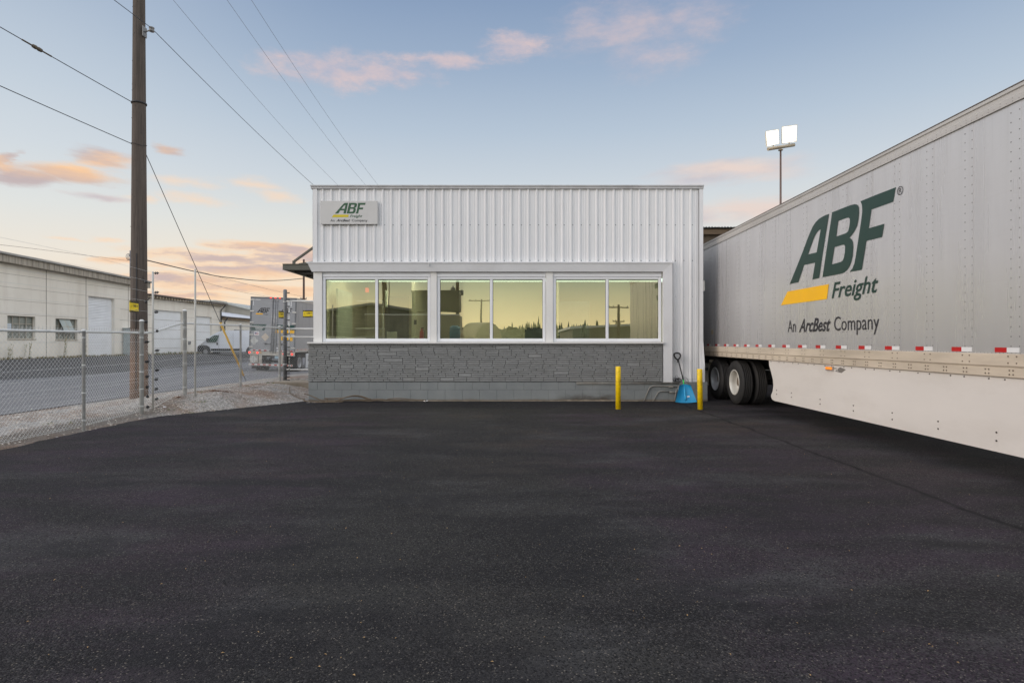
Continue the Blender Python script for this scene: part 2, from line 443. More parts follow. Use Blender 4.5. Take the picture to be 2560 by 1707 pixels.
def mat_glass_window():
    m, t, b = new_mat('coated_window_glass')
    t.n.remove(b)
    out = t.n['Material Output']
    tc = t.add('ShaderNodeTexCoord').outputs['Object']
    nb = t.bump(t.noise(tc, .9, 2, .4), .02, .05)
    gl = t.add('ShaderNodeBsdfGlossy'); gl.inputs['Color'].default_value = (.94, .88, .64, 1); gl.inputs['Roughness'].default_value = .0
    t.put(gl.inputs['Normal'], nb)
    tr = t.add('ShaderNodeBsdfTransparent'); tr.inputs['Color'].default_value = (.76, .78, .60, 1)
    mx = t.add('ShaderNodeMixShader'); mx.inputs[0].default_value = .55
    t.l.new(tr.outputs[0], mx.inputs[1]); t.l.new(gl.outputs[0], mx.inputs[2]); t.l.new(mx.outputs[0], out.inputs[0])
    return m
def mat_corrugated_dark():
    return M('rusted_brown_sheet', (.10, .075, .055), .8, 0, .3, 2, dirt=(.05, .04, .03))

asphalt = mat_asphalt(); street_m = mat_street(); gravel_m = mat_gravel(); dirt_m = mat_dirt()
wood = mat_wood_pole(); alum = mat_trailer_side(); clad = mat_cladding(); stone = mat_stone(); block = mat_block()
cream = mat_warehouse(); glass = mat_glass_window()
white_trim = M('white_trim_paint', (.76, .75, .72), .45, var=.05, vs=1.5, dirt=(.6, .56, .5), dirt_amt=.25)
grey_trim = M('pale_grey_flashing', (.66, .665, .67), .45, var=.05, vs=1.2, dirt=(.45, .44, .42), dirt_amt=.25)
vinyl = M('white_vinyl_frame', (.78, .79, .81), .35, var=.03)
galv = M('galvanised_steel', (.68, .70, .69), .45, .12, .12, 6)
galv_wire = M('galvanised_wire', (.66, .68, .67), .5, .1, .1, 6)
dark_steel = M('dark_steel', (.035, .035, .037), .55, .3, .2, 5)
grey_steel = M('grey_painted_steel', (.17, .18, .19), .5, .2, .15, 5, dirt=(.10, .09, .08))
olive = M('olive_painted_steel', (.105, .105, .085), .6, .1, .15, 3)
black_pl = M('black_plastic', (.012, .012, .013), .45, var=.2)
rubber = M('tyre_rubber', (.022, .021, .021), .78, var=.25, vs=8, dirt=(.05, .045, .04), bump=.2, bs=80)
rimw = M('cream_steel_rim', (.68, .66, .60), .42, .1, .12, 5, dirt=(.35, .28, .2), dirt_amt=.45)
green = M('logo_green', (.013, .045, .034), .45, var=.08)
signgreen = M('sign_green', (.030, .095, .045), .45, var=.06)
yel = M('logo_yellow', (.98, .52, .002), .45, var=.04)
signyel = M('sign_yellow', (.62, .50, .006), .45, var=.04)
ink = M('dark_ink', (.028, .026, .032), .5, var=.1)
bol = M('safety_yellow_paint', (.98, .66, .004), .42, var=.05, vs=4, dirt=(.22, .13, .03), dirt_amt=.6, ds=9)
warn = M('warning_yellow', (.85, .64, .01), .5, var=.05)
redm = M('reflector_red', (.50, .010, .012), .35, var=.1)
whm = M('reflector_white', (.75, .75, .75), .35, var=.05)
rail_m = M('weathered_aluminium_rail', (.68, .58, .46), .5, .1, .12, 2.5, stretch=(1, .3, 2), dirt=(.30, .25, .19), dirt_amt=.5)
skirt_m = M('cream_side_skirt', (.72, .675, .63), .5, .0, .04, 1.2, stretch=(1, .5, 1.6), dirt=(.50, .44, .38), dirt_amt=.28, bump=.15, bs=2.0, bd=.02)
conc = M('concrete', (.33, .31, .28), .85, 0, .2, 3, bump=.4, bs=30, dirt=(.2, .18, .14))
# ============================================================ TERRAIN
def lot_edge(y):
    if y < 11.2: return -7.04+.02*math.sin(y*1.7)
    if y < 14.4: return lerp(-7.06, -5.06, (y-11.2)/3.2)
    return -5.06
def street_z(y, x=-20.0): return -.02-.12*sm(15, 30, y)-.09*max(0.0, min(1.0, (x+14.5)/2.5))*sm(18, 30, y)
def base_h(x, y):
    s = street_z(y, x)
    if x < -20.5: return lerp(s, .42, min(1, (-20.5-x)/8.0))
    if x < -10.3: return s
    g = .02+.25*sm(11.7, 13.4, y)
    if x < -7.4: return lerp(s, g, sm(-10.3, -7.6, x))
    e = lot_edge(y) if y < 14.4 else -5.06
    return lerp(g, .0, sm(-6.9, max(e, -6.85)+.05, x)) if e > -6.9 else lerp(g, .0, sm(-7.35, e, x))
def hnoise(x, y):
    return .010*math.sin(x*5.1+y*2.3)+.008*math.sin(x*2.7-y*6.1+1)+.006*math.sin(x*11+y*9)
def grid(name, xs, ys, fn, mat):
    mb = MB(); nx = len(xs)
    for y in ys:
        for x in xs: mb.v.append(Vector((x, y, fn(x, y))))
    for j in range(len(ys)-1):
        for i in range(nx-1): mb.face((j*nx+i, j*nx+i+1, (j+1)*nx+i+1, (j+1)*nx+i), True)
    return tag(mb.build(name, mat), kind='structure')
def fr(a, b, st):
    n = max(1, int(round((b-a)/st))); return [a+(b-a)*i/n for i in range(n+1)]
def grav(x, y):
    z = base_h(x, y)
    e = lot_edge(y)
    if x > e+.03: return -.045
    k = 1-sm(-9.6, -10.3, x)
    return z+hnoise(x, y)*k*1.2
grid('gravel_verge', fr(-10.7, -4.7, .1), fr(-14, 9, .5)[:-1]+fr(9, 17.9, .12)[:-1]+fr(17.9, 60, .8), grav, gravel_m)
grid('street', fr(-20.8, -10.35, 1.0), fr(-16, 130, 1.5), lambda x, y: street_z(y, x)+.012, street_m)
grid('dirt_shoulder', fr(-36, -20.5, .5), fr(-16, 130, 1.0), lambda x, y: base_h(x, y)+.02*math.sin(x*2+y)+.015*math.sin(y*3.1) if x < -21 else street_z(y)+.016, dirt_m)
# asphalt yard: one slab with a ragged edge against the gravel
mb = MB()
edge = []
y = -14.0
while y < 14.38:
    edge.append((lot_edge(y)+R.uniform(-.025, .025)*(2 if y > 10 else 1), y)); y += .11
edge += [(-5.06, 14.30)]
out = [(60, -40), (60, 34), (4.80, 34), (4.80, 14.33), (-5.06, 14.33)]
poly = edge+[(-5.06, 14.33), (4.80, 14.33), (4.80, 34), (60, 34), (60, -40), (-7.04, -40)]
n = len(poly)
mb.add([(x, y, 0) for x, y in poly]+[(x, y, -.05) for x, y in poly], [tuple(range(n))[::-1]]+[(i, (i+1) % n, n+(i+1) % n, n+i) for i in range(n)])
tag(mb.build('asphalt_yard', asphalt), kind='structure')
mb = MB(); mb.box(-700, 700, -500, 900, -1.0, -.32)
tag(mb.build('ground', M('far_ground', (.10, .10, .075), .95, var=.3, vs=.05)), kind='structure')

# loose stones of the verge, one mass
def scatter_stones():
    v = []; f = []
    rr = random.Random(5)
    def stone_at(x, y, z, s):
        o = len(v)
        a = rr.uniform(0, 6.28); c, q = math.cos(a), math.sin(a)
        sx, sy, sz = s*rr.uniform(.7, 1.3), s*rr.uniform(.6, 1.1), s*rr.uniform(.35, .8)
        for px, py, pz in ((1, 0, 0), (0, 1, 0), (-1, 0, 0), (0, -1, 0), (rr.uniform(-.3, .3), rr.uniform(-.3, .3), 1)):
            px *= sx; py *= sy
            v.append((x+px*c-py*q, y+px*q+py*c, z+pz*sz-.003))
        f.extend([(o, o+1, o+4), (o+1, o+2, o+4), (o+2, o+3, o+4), (o+3, o, o+4)])
    for k in range(26000):
        t = rr.random()
        y = 7.2+11.5*t**.8
        x = rr.uniform(-10.2, -5.0)
        if x > lot_edge(y)+(.02 if rr.random() < .9 else .12): continue
        if y < 11.8 and -8.1 < x < -6.9 and rr.random() < .72: continue
        stone_at(x, y, grav(x, y) if x < lot_edge(y) else .002, rr.uniform(.008, .022))
    for k in range(420):   # strays along the foot of the wall and the paving edge
        x = rr.uniform(-5.0, -4.2); y = rr.uniform(13.9, 14.2); stone_at(x, y, .002, rr.uniform(.006, .014))
    me = bpy.data.meshes.new('loose_gravel'); me.from_pydata(v, [], f); me.update()
    m, t, b = new_mat('gravel_stones')
    ge = t.add('ShaderNodeNewGeometry')
    rmp = t.add('ShaderNodeValToRGB'); t.put(rmp.inputs[0], ge.outputs['Random Per Island'])
    e = rmp.color_ramp.elements; e[0].color = (.13, .12, .105, 1); e[1].color = (.70, .68, .64, 1)
    x = e.new(.5); x.color = (.40, .38, .355, 1)
    x = e.new(.7); x.color = (.50, .41, .32, 1)
    t.put(b.inputs['Base Color'], rmp.outputs[0]); b.inputs['Roughness'].default_value = .85
    me.materials.append(m)
    o = bpy.data.objects.new('loose_gravel', me); C.objects.link(o)
    tag(o, 'loose pale grey gravel stones spread between the black asphalt and the street', 'gravel', kind='stuff')
scatter_stones()

# tiny fallen leaves and twigs on the asphalt
def leaf_litter():
    rr = random.Random(21); mb = MB()
    for k in range(230):
        y = 2.2+11*rr.random()**1.3; x = rr.uniform(-.85, .85)*y
        if x < lot_edge(y)+.2 or x > 5.0: continue
        a = rr.uniform(0, 6.28); L = rr.uniform(.004, .010); W = L*rr.uniform(.25, .6)
        c, q = math.cos(a), math.sin(a)
        mb.add([(x+px*c-py*q, y+px*q+py*c, .004+pz) for px, py, pz in ((-L, 0, 0), (0, -W, .004), (L, 0, .002), (0, W, .005))], [(0, 1, 2, 3)])
    o = mb.build('leaf_litter', M('dry_leaf', (.42, .27, .12), .8, var=.5, vs=3))
    tag(o, 'scattered tiny dry leaf bits and twigs on the black asphalt', 'leaf litter', kind='stuff')
leaf_litter()

# ============================================================ OFFICE BUILDING
def f2(sx, sy): return ((sx-1280)/100.0, 10.015-sy/100.0)
YF = 14.36
XL, XR, ZT, ZC = -4.964, 4.767, 5.37, 5.285
B = thing('office_building', (0, 14.36, 0), 'white ribbed metal office with three wide windows over a grey stone band', 'building')
# ribbed sheet: profile in plan, extruded up
def rib_sheet(mb, x0, x1, z0, z1, x_first, pitch, y=YF):
    pts = [(x0, y)]
    k = math.ceil((x0+.03-x_first)/pitch)
    while True:
        c = x_first+pitch*k
        if c+.03 > x1: break
        if c-.03 > x0:
            pts += [(c-.034, y), (c-.014, y-.028), (c+.014, y-.028), (c+.032, y)]
            for m_ in (.08, .135):
                if c+m_+.012 < x1: pts += [(c+m_-.012, y), (c+m_-.005, y-.0045), (c+m_+.005, y-.0045), (c+m_+.012, y)]
        k += 1
    pts.append((x1, y))
    pts = [p for i, p in enumerate(pts) if i == 0 or p[0] > pts[i-1][0]+1e-6]
    vs = [(px, py, z0) for px, py in pts]+[(px, py, z1) for px, py in pts]
    n = len(pts)
    mb.add(vs, [(i, i+1, n+i+1, n+i) for i in range(n-1)])
PITCH = .2138; X0 = (807.5-1280)/100
mb = MB()
rib_sheet(mb, XL+.10, 3.99, 3.43, ZC, X0, PITCH)
rib_sheet(mb, 3.99, XR-.10, .44, ZC, X0, PITCH)
# side and back walls
mb.box(XL, XL+.02, 14.37, 24, .44, ZC); mb.box(XR-.02, XR, 14.37, 24, .44, ZC); mb.box(XL+.02, XR-.02, 23.98, 24, .44, ZC)
mb.k = 1
for i in range(46):          # fixing screws in two rows beside the ribs
    x = X0+PITCH*i+.045
    for z in (4.39, 3.50):
        if x < XR-.12: mb.lathe([(.012, 0), (.010, -.006), (0, -.008)], (x, YF-.001, z), 'y', 6, False)
for i in range(41, 46):
    x = X0+PITCH*i+.045
    if x < XR-.12:
        for z in (2.6, 1.75, 1.0, .50): mb.lathe([(.007, 0), (.006, -.005), (0, -.007)], (x, YF-.001, z), 'y', 6, False)
mb.build('cladding', [clad, grey_steel], B)
mb = MB()
mb.box(XL-.004, XL+.10, YF-.034, YF-.001, 3.43, ZC); mb.box(XL-.008, XL-.001, YF-.034, YF+.12, 3.43, ZC)
mb.build('corner_trim', clad, B)
mb = MB()
# right corner, its foot knocked outward
mb.add([(XR-.10, YF-.034, 1.5), (XR+.002, YF-.034, 1.5), (XR+.002, YF-.034, ZC), (XR-.10, YF-.034, ZC), (XR-.10, YF-.04, .44), (XR+.045, YF-.03, .44), (XR+.03, YF-.075, .9), (XR-.05, YF-.055, .95)],
       [(0, 1, 2, 3), (4, 5, 6, 7), (7, 6, 1, 0), (4, 7, 0)])
mb.add([(XR+.002, YF-.034, 1.5), (XR+.002, YF+.12, 1.5), (XR+.002, YF+.12, ZC), (XR+.002, YF-.034, ZC), (XR+.045, YF-.03, .44), (XR+.02, YF+.12, .44), (XR+.03, YF-.075, .9)], [(0, 1, 2, 3), (4, 5, 1, 0, 6)])
mb.build('corner_trim', clad, B)
mb = MB(); mb.box(XR+.004, XR+.05, YF+.0, YF+.12, 2.74, 3.0); mb.build('wall_box', M('box_offwhite', (.55, .54, .50), .5), B)
mb = MB()
mb.box(XL-.05, XR+.01, YF-.05, YF+.02, ZC, ZC+.055); mb.box(XL-.06, XR+.012, YF-.07, YF+.02, ZC+.057, ZT)
mb.box(XL-.05, XL-.01, YF+.02, 24, ZC, ZT-.01); mb.box(XR-.02, XR+.01, YF+.02, 24, ZC, ZT-.01)
for i in range(24): mb.box(XL+.2+i*.41, XL+.215+i*.41, YF-.073, YF-.069, ZC+.06, ZT-.004)
mb.build('roof_cap', M('roof_cap_metal', (.50, .50, .50), .5, .1, .15, 2, dirt=(.25, .24, .23)), B)
mb = MB(); mb.box(XL, XR, YF+.02, 24, ZC-.05, ZC-.001); mb.build('roof', grey_trim, B)
# flared hood over the windows, mitred into the jamb on the right
mb = MB()
zt, zb = 3.437, 3.215; ho, hi = YF-.115, YF-.085
xo, xi = 3.98, 3.756
mb.add([(-5.08, ho, zt), (xo, ho, zt), (xi, hi, zb), (-4.98, hi, zb), (-5.08, YF, zt), (xo, YF, zt), (-4.98, YF, zb), (xi, YF, zb)],
       [(0, 3, 2, 1), (0, 1, 5, 4), (3, 6, 7, 2), (0, 4, 6, 3)])
mb.add([(xo, ho, zt), (xo, ho, .445), (xi, hi, .445), (xi, hi, zb), (xo, YF, zt), (xo, YF, .445), (xi, YF, .445), (xi, YF, zb)],
       [(0, 3, 2, 1), (0, 1, 5, 4), (3, 7, 6, 2), (1, 2, 6, 5)])
mb.k = 1
mb.box(-5.10, xo+.02, ho-.012, YF, zt+.002, zt+.016)
mb.box(-5.10, xo+.02, ho-.014, ho-.010, zt-.014, zt+.002)
mb.box(-.42, -.395, ho-.02, ho+.03, zt-.02, zt+.045); mb.box(xo-.02, xo, ho-.02, ho+.03, zt-.02, zt+.045); mb.box(-2.06, -2.055, ho-.02, hi, zt-.1, zt)
mb.build('window_hood', [grey_trim, clad], B)
# mullions, heads and sill
mb = MB()
for x0, x1 in ((-4.955, -4.742), (-2.030, -1.880), (.849, 1.021)):
    mb = MB(); mb.box(x0, x1, YF-.03, YF+.05, 1.468, 3.214); mb.build('mullion', white_trim, B)
for x0, x1 in ((-4.740, -2.033), (-1.877, .846), (1.024, 3.742)):
    mb = MB(); mb.box(x0, x1, YF+.005, YF+.08, 3.145, 3.213); mb.box(x0+.006, x1-.006, YF-.012, YF+.08, 3.098, 3.146); mb.build('shutter_box', vinyl, B)
mb = MB(); mb.box(-5.06, 3.748, YF-.16, YF+.08, 1.440, 1.465); mb.box(-5.06, 3.748, YF-.165, YF-.155, 1.43, 1.467)
mb.build('sill', white_trim, B)
for wi, (x0, x1) in enumerate(((-4.738, -2.035), (-1.875, .844), (1.026, 3.740))):
    mb = MB(); z0, z1 = 1.468, 3.096; ya, yb = YF+.0, YF+.07
    xm = (x0+x1)/2
    w = .075
    mb.bbox(x0, x0+w, ya, yb, z0, z1, .012); mb.bbox(x1-w, x1, ya, yb, z0, z1, .012)
    mb.bbox(x0+w+.001, x1-w-.001, ya+.002, yb, z1-.068, z1, .012); mb.bbox(x0+w+.001, x1-w-.001, ya+.002, yb, z0, z0+.085, .012)
    mb.bbox(xm-.035, xm+.035, ya+.004, yb, z0+.086, z1-.069, .010)
    mb.k = 1
    for a, b_ in ((x0+w, xm-.035), (xm+.035, x1-w)):
        mb.box(a, b_, ya+.035, ya+.05, z1-.082, z1-.068); mb.box(a, a+.010, ya+.035, ya+.05, z0+.086, z1-.083); mb.box(b_-.008, b_, ya+.035, ya+.05, z0+.086, z1-.083)
    win = mb.build('window', [vinyl, black_pl], B)
    for a, b_ in ((x0+w, xm-.035), (xm+.035, x1-w)):
        p = MB(); p.quad((a, ya+.045, z0+.085), (b_, ya+.045, z0+.085), (b_, ya+.045, z1-.068), (a, ya+.045, z1-.068))
        p.build('pane', glass, win)
# stone band: every course laid as separate ledge stones in one mesh
mb = MB()
YS = YF-.10
mb.k = 1; mb.box(-5.045, 3.743, YS+.012, YF+.12, .486, 1.428); mb.k = 0
rr = random.Random(3)
rows = 17; rh = (1.385-.488)/rows
taken = {}
def stone_box(x0, x1, z0, z1, side=0):
    d = rr.uniform(-.005, .005); b = .004
    t = rr.uniform(-.003, .003)
    ya = YS-.004+d
    xx0, xx1 = x0+.003, x1-.003; zz0, zz1 = z0+.0035, z1-.0035
    v = [(xx0, YS+.02, zz0), (xx1, YS+.02, zz0), (xx1, YS+.02, zz1), (xx0, YS+.02, zz1),
         (xx0+b, ya+t, zz0+b), (xx1-b, ya-t, zz0+b), (xx1-b, ya-t+.003, zz1-b), (xx0+b, ya+t+.004, zz1-b)]
    mb.add(v, [(4, 5, 6, 7), (0, 1, 5, 4), (1, 2, 6, 5), (2, 3, 7, 6), (3, 0, 4, 7)])
for r in range(rows):
    z0 = .488+r*rh
    x = -5.055
    off = rr.uniform(0, .2)
    first = True
    while x < 3.742:
        L = rr.uniform(.10, .36) if not first else off+.06
        if rr.random() < .82 and not first: L = rr.choice((.315, .32, .322, .318))
        first = False
        x1 = min(3.742, x+L)
        if 3.742-x1 < .06: x1 = 3.742
        hit = [q for q in taken.get(r, []) if q[0] < x1 and q[1] > x]
        if hit:
            q = min(hit)
            if q[0]-x > .03: stone_box(x, q[0], z0, z0+rh)
            x = q[1]; continue
        if r < rows-1 and rr.random() < .045 and x > -4.9 and x1 < 3.5:
            x1 = min(3.5, x+rr.uniform(.22, .5))
            taken.setdefault(r+1, []).append((x, x1)); stone_box(x, x1, z0, z0+2*rh)
        else: stone_box(x, x1, z0, z0+rh)
        x = x1
x = -5.09
while x < 3.74:                    # cap course of small upright stones
    L = rr.uniform(.09, .13); x1 = min(3.745, x+L)
    mb.bbox(x+.003, x1-.003, YS-.035+rr.uniform(-.004, .004), YS+.03, 1.389, 1.430, .005); x = x1
for r in range(rows):              # returns on the left end
    mb.box(-5.062+rr.uniform(-.01, .006), -5.046, YS+.015, YF+.6, .492+r*rh, .484+(r+1)*rh)
mb.build('stone_band', [stone, M('dark_joint', (.07, .07, .066), .9)], B)
# block foundation, two courses
mb = MB(); mb.k = 1; mb.box(-5.055, 4.855, YF-.083, 24, -.3, .474); mb.k = 0
for r, (z0, z1) in enumerate(((-.1, .2815), (.2815, .476))):
    x = -5.06+(-.2 if r else -.02)
    while x < 4.86:
        x1 = x+.4275
        a, b_ = max(x, -5.06)+.002, min(x1, 4.86)-.002
        if b_-a > .03: mb.bbox(a, b_, YF-.09+rr.uniform(-.0015, .0015), YF-.08, z0+.002, z1-.002, .005)
        x = x1
mb.box(4.855, 4.86, YF-.06, 24, -.1, .47)
mb.box(-5.06, -5.055, YF-.06, 24, -.1, .47)
mb.build('foundation', [block, M('block_joint', (.14, .15, .15), .85)], B)
# ragged mortar lip where the paving meets the wall
mb = MB(); pts = []
x = -3.2
while x < 4.6:
    pts.append((x, rr.uniform(.004, .022)+(.02 if 1.2 < x < 2.6 else 0))); x += .06
n = len(pts)
mb.add([(px, YF-.105-rr.uniform(0, .03), -.005) for px, h in pts]+[(px, YF-.092, h) for px, h in pts], [(i, i+1, n+i+1, n+i) for i in range(n-1)])
mb.build('mortar_lip', M('dirty_mortar', (.20, .165, .12), .9, var=.4, vs=6), B)
# dock canopy on the left flank
mb = MB()
cx = -5.87
mb.box(cx, XL-.01, 14.70, 14.74, 3.312, 3.462); mb.box(cx, cx+.05, 14.741, 22, 3.312, 3.462)
mb.box(cx, XL-.01, 14.68, 14.70, 3.452, 3.465); mb.box(cx, XL-.01, 14.68, 14.70, 3.310, 3.322)
mb.k = 1; mb.box(cx+.05, XL-.01, 14.75, 22, 3.37, 3.40)
for i in range(8): mb.box(cx+.05, XL-.01, 15.4+i*.9, 15.46+i*.9, 3.318, 3.369)
mb.k = 0
for q in (-5.42, -5.37):
    for z in (3.35, 3.39, 3.43): mb.lathe([(.008, 0), (0, -.006)], (q, 14.70, z), 'y', 6, False)
mb.build('canopy', [olive, M('canopy_underside', (.06, .055, .045), .8)], B)
mb = MB()
mb.box(-5.66, -5.60, 14.80, 14.86, 3.46, 3.56)
mb.prism([(-.02, 0), (.02, 0), (.02, 1), (-.02, 1)], lambda u, v, d: Vector((lerp(-5.63, -4.965, v), 14.83+d, lerp(3.54, 4.02, v)+u*1.6)), -.025, .025)
mb.build('tie_rod', olive, B)
mb = MB(); mb.prism([(-.012, 0), (.012, 0), (.012, 1), (-.012, 1)], lambda u, v, d: Vector((lerp(-5.50, -4.965, v), 14.83+d, lerp(3.475, 3.56, v)+u*1.6)), -.02, .02)
mb.build('tie_rod', olive, B)
mb = MB(); mb.prism([(-.02, 0), (.02, 0), (.02, 1), (-.02, 1)], lambda u, v, d: Vector((lerp(-5.63, -4.965, v), 18.83+d, lerp(3.54, 4.02, v)+u*1.6)), -.025, .025)
mb.build('tie_rod', olive, B)
# conduits on the foundation (part of the building)
yc = YF-.115
def bend(pts, r=.012, name='conduit', mat=None):
    mb = MB(); mb.tube(pts, r, 8); return mb.build(name, mat or M('painted_conduit', (.27, .265, .24), .6, var=.25, vs=6, dirt=(.2, .13, .08)), B)
def arc(a, b, c, n=6): # quadratic bezier
    a, b, c = map(Vector, (a, b, c)); return [a*(1-t)**2+b*2*t*(1-t)+c*t*t for t in [i/n for i in range(n+1)]]
def fz(cx, cy): # crop 5 detail (1560..1780 x 930..1030, 10.69x)
    return (1560+cx/10.69-1280)/100, 10.015-(930+cy/10.69)/100
for zc in (.463, .437): bend([(1.60, yc, zc), (4.14, yc, zc)], .0105)
a = fz(495, 770); b1 = fz(700, 365); c1 = fz(1150, 372)
bend([(a[0], yc, -.01), (fz(640, 430)[0], yc, fz(640, 430)[1])]+arc((fz(655, 405)[0], yc, fz(655, 405)[1]), (b1[0], yc, b1[1]), (fz(820, 355)[0], yc, fz(820, 355)[1]))+[(c1[0], yc, c1[1]), (fz(1400, 378)[0], yc, fz(1400, 378)[1])])
a = fz(740, 790)
bend([(a[0], yc, -.01), (fz(860, 570)[0], yc, fz(860, 570)[1])]+arc((fz(870, 545)[0], yc, fz(870, 545)[1]), (fz(900, 500)[0], yc, fz(900, 500)[1]), (fz(990, 500)[0], yc, fz(990, 500)[1]))+[(fz(1180, 515)[0], yc, fz(1180, 515)[1])])
bend([(fz(1180, 520)[0], yc, fz(1180, 520)[1]), (fz(1330, 545)[0], yc, fz(1330, 545)[1])], .016)
bend([(fz(1325, 800)[0], yc, -.01), (fz(1350, 545)[0], yc, fz(1350, 545)[1]), (fz(1365, 450)[0], yc, fz(1365, 450)[1])], .016)
bend([(fz(1410, 600)[0], yc, fz(1410, 600)[1]), (fz(1415, 350)[0], yc, fz(1415, 350)[1])], .014)
mb = MB(); q = fz(1155, 350); w = fz(1275, 395); mb.box(q[0], w[0], yc-.02, yc+.02, w[1], q[1]); mb.build('junction_box', M('painted_conduit', (0, 0, 0)), B)

# interior room
iw = M('office_wall_paint', (.60, .58, .44), .8, var=.04, vs=1)
mb = MB()
mb.quad((XL+.05, 19.5, .9), (XR-.1, 19.5, .9), (XR-.1, 19.5, 3.6), (XL+.05, 19.5, 3.6)); mb.quad((XL+.05, 14.45, 3.10), (XR-.1, 14.45, 3.10), (XR-.1, 14.45, 3.6), (XL+.05, 14.45, 3.6))
mb.quad((XL+.05, 14.5, .9), (XL+.05, 19.5, .9), (XL+.05, 19.5, 3.6), (XL+.05, 14.5, 3.6))
mb.quad((XR-.1, 14.5, .9), (XR-.1, 19.5, .9), (XR-.1, 19.5, 3.6), (XR-.1, 14.5, 3.6))
mb.box(-2.9, -2.8, 16.6, 19.5, .9, 3.6); mb.box(1.3, 1.4, 17.2, 19.5, .9, 3.6)
mb.box(-1.55, 1.3, 18.3, 18.4, .9, 3.6)
mb.build('interior_wall', iw, B)
mb = MB(); mb.quad((XL+.05, 14.45, 3.62), (XR-.1, 14.45, 3.62), (XR-.1, 19.5, 3.62), (XL+.05, 19.5, 3.62)); mb.build('ceiling', M('ceiling_tile', (.6, .62, .58), .85, var=.04), B)
mb = MB(); mb.quad((XL+.05, 14.5, .9), (XR-.1, 14.5, .9), (XR-.1, 19.5, .9), (XL+.05, 19.5, .9)); mb.build('floor', M('office_floor', (.12, .12, .11), .6), B)
soffit_glow = M('soffit_band_glow', (.8, .85, .8), .5, emit=((.80, 1.0, .88), 1.5))
for lx in (-3.45, -.5, 2.6):
    for yl in (15.15,):
        mb = MB(); mb.box(lx-1.48, lx+1.48, yl, yl+.5, 3.10, 3.145); mb.build('light_band', soffit_glow, B)  # pale soffit band made to glow; the strip is no lamp
        mb = MB(); mb.box(lx-1.1, lx+1.1, 16.2, 16.6, 3.54, 3.60); mb.build('hidden_fill_lamp', M('fill_lamp_glow', (.8, .85, .8), .5, emit=((1.0, .97, .78), 12.0)), B)  # fill lamps added above the glass, out of view, to brighten the room
mb = MB(); mb.box(-4.3, -3.5, 19.44, 19.49, .9, 3.0); mb.build('interior_door', M('dark_door', (.14, .17, .16), .6), B)
mb = MB(); mb.box(-4.75, -4.70, 15.5, 16.9, 1.55, 2.9); mb.build('interior_window', M('pale_green_glow', (.5, .56, .48), .5), B)
mb = MB(); mb.box(-3.75, -3.68, 17.0, 17.06, 2.5, 3.0); mb.build('interior_window', M('pale_green_glow', (.4, .55, .45), .5), B)

# things standing inside the office
T = thing('water_dispenser', (-1.52, 15.3, .9), 'blue water bottle on a dispenser behind the middle window', 'water dispenser')
mb = MB(); mb.box(-1.66, -1.38, 15.16, 15.46, .9, 1.47); mb.build('cabinet', M('appliance_white', (.6, .62, .62), .4), T)
mb = MB(); mb.lathe([(.05, 1.47), (.14, 1.55), (.145, 1.63), (.138, 1.65), (.145, 1.67), (.145, 1.75), (.138, 1.77), (.145, 1.79), (.14, 1.86), (.08, 1.90), (0, 1.905)], (-1.52, 15.31, 0), 'z', 20)
mb.build('bottle', M('blue_water_bottle', (.05, .20, .36), .15), T)
T = thing('fire_extinguisher', (-2.36, 15.0, 1.36), 'red fire extinguisher hanging behind the left window', 'fire extinguisher')
mb = MB(); mb.lathe([(.0, 1.36), (.05, 1.37), (.055, 1.40), (.055, 1.72), (.035, 1.77), (.018, 1.79), (.018, 1.82)], (-2.36, 15.0, 0), 'z', 14); mb.build('cylinder', M('extinguisher_red', (.45, .015, .012), .3), T)
mb = MB(); mb.box(-2.37, -2.30, 14.99, 15.01, 1.82, 1.845); mb.tube([(-2.35, 15.0, 1.81), (-2.28, 15.0, 1.75), (-2.29, 15.0, 1.5)], .010, 6); mb.build('hose', black_pl, T)
T = thing('office_printer', (.62, 15.5, 1.15), 'dark grey office printer seen low behind the middle window', 'printer')
mb = MB(); mb.box(.35, .90, 15.3, 15.8, 1.15, 1.80); mb.box(.40, .85, 15.32, 15.7, 1.80, 1.85); mb.build('housing', M('printer_grey', (.09, .11, .15), .5), T)
mb = MB(); mb.box(.42, .72, 15.27, 15.30, 1.38, 1.43); mb.build('paper_tray', black_pl, T)
def wall_bit(name, x0, x1, y, z0, z1, mat, label, cat):
    mb = MB(); mb.bbox(x0, x1, y-.02, y, z0, z1, .006); mesh_thing(mb, name, mat, ((x0+x1)/2, y, z0), label, cat)
wall_bit('notice_frame', -3.40, -3.12, 15.6, 1.42, 1.74, M('notice_paper', (.62, .66, .60), .6), 'small white framed notice standing low behind the left window', 'notice')
wall_bit('wall_switch', -2.83, -2.75, 16.58, 1.97, 2.10, black_pl, 'small black wall switch seen through the left window', 'switch')
wall_bit('socket_plate', -2.86, -2.78, 16.57, 1.43, 1.60, M('notice_paper', (0, 0, 0)), 'cream socket plate low behind the left window', 'socket')
wall_bit('filing_cabinet', 1.46, 2.45, 18.2, .92, 2.75, M('cabinet_grey', (.28, .31, .29), .6), 'tall grey cabinet seen through the right window', 'cabinet')
T = thing('exit_sign', (-4.0, 15.9, 2.86), 'small glowing red exit sign behind the left window', 'exit sign')
mb = MB(); mb.box(-4.06, -3.97, 15.9, 15.93, 2.84, 2.96); mb.build('housing', M('exit_red', (.6, .05, .04), .5, emit=((1.0, .06, .05), 1.0)), T)

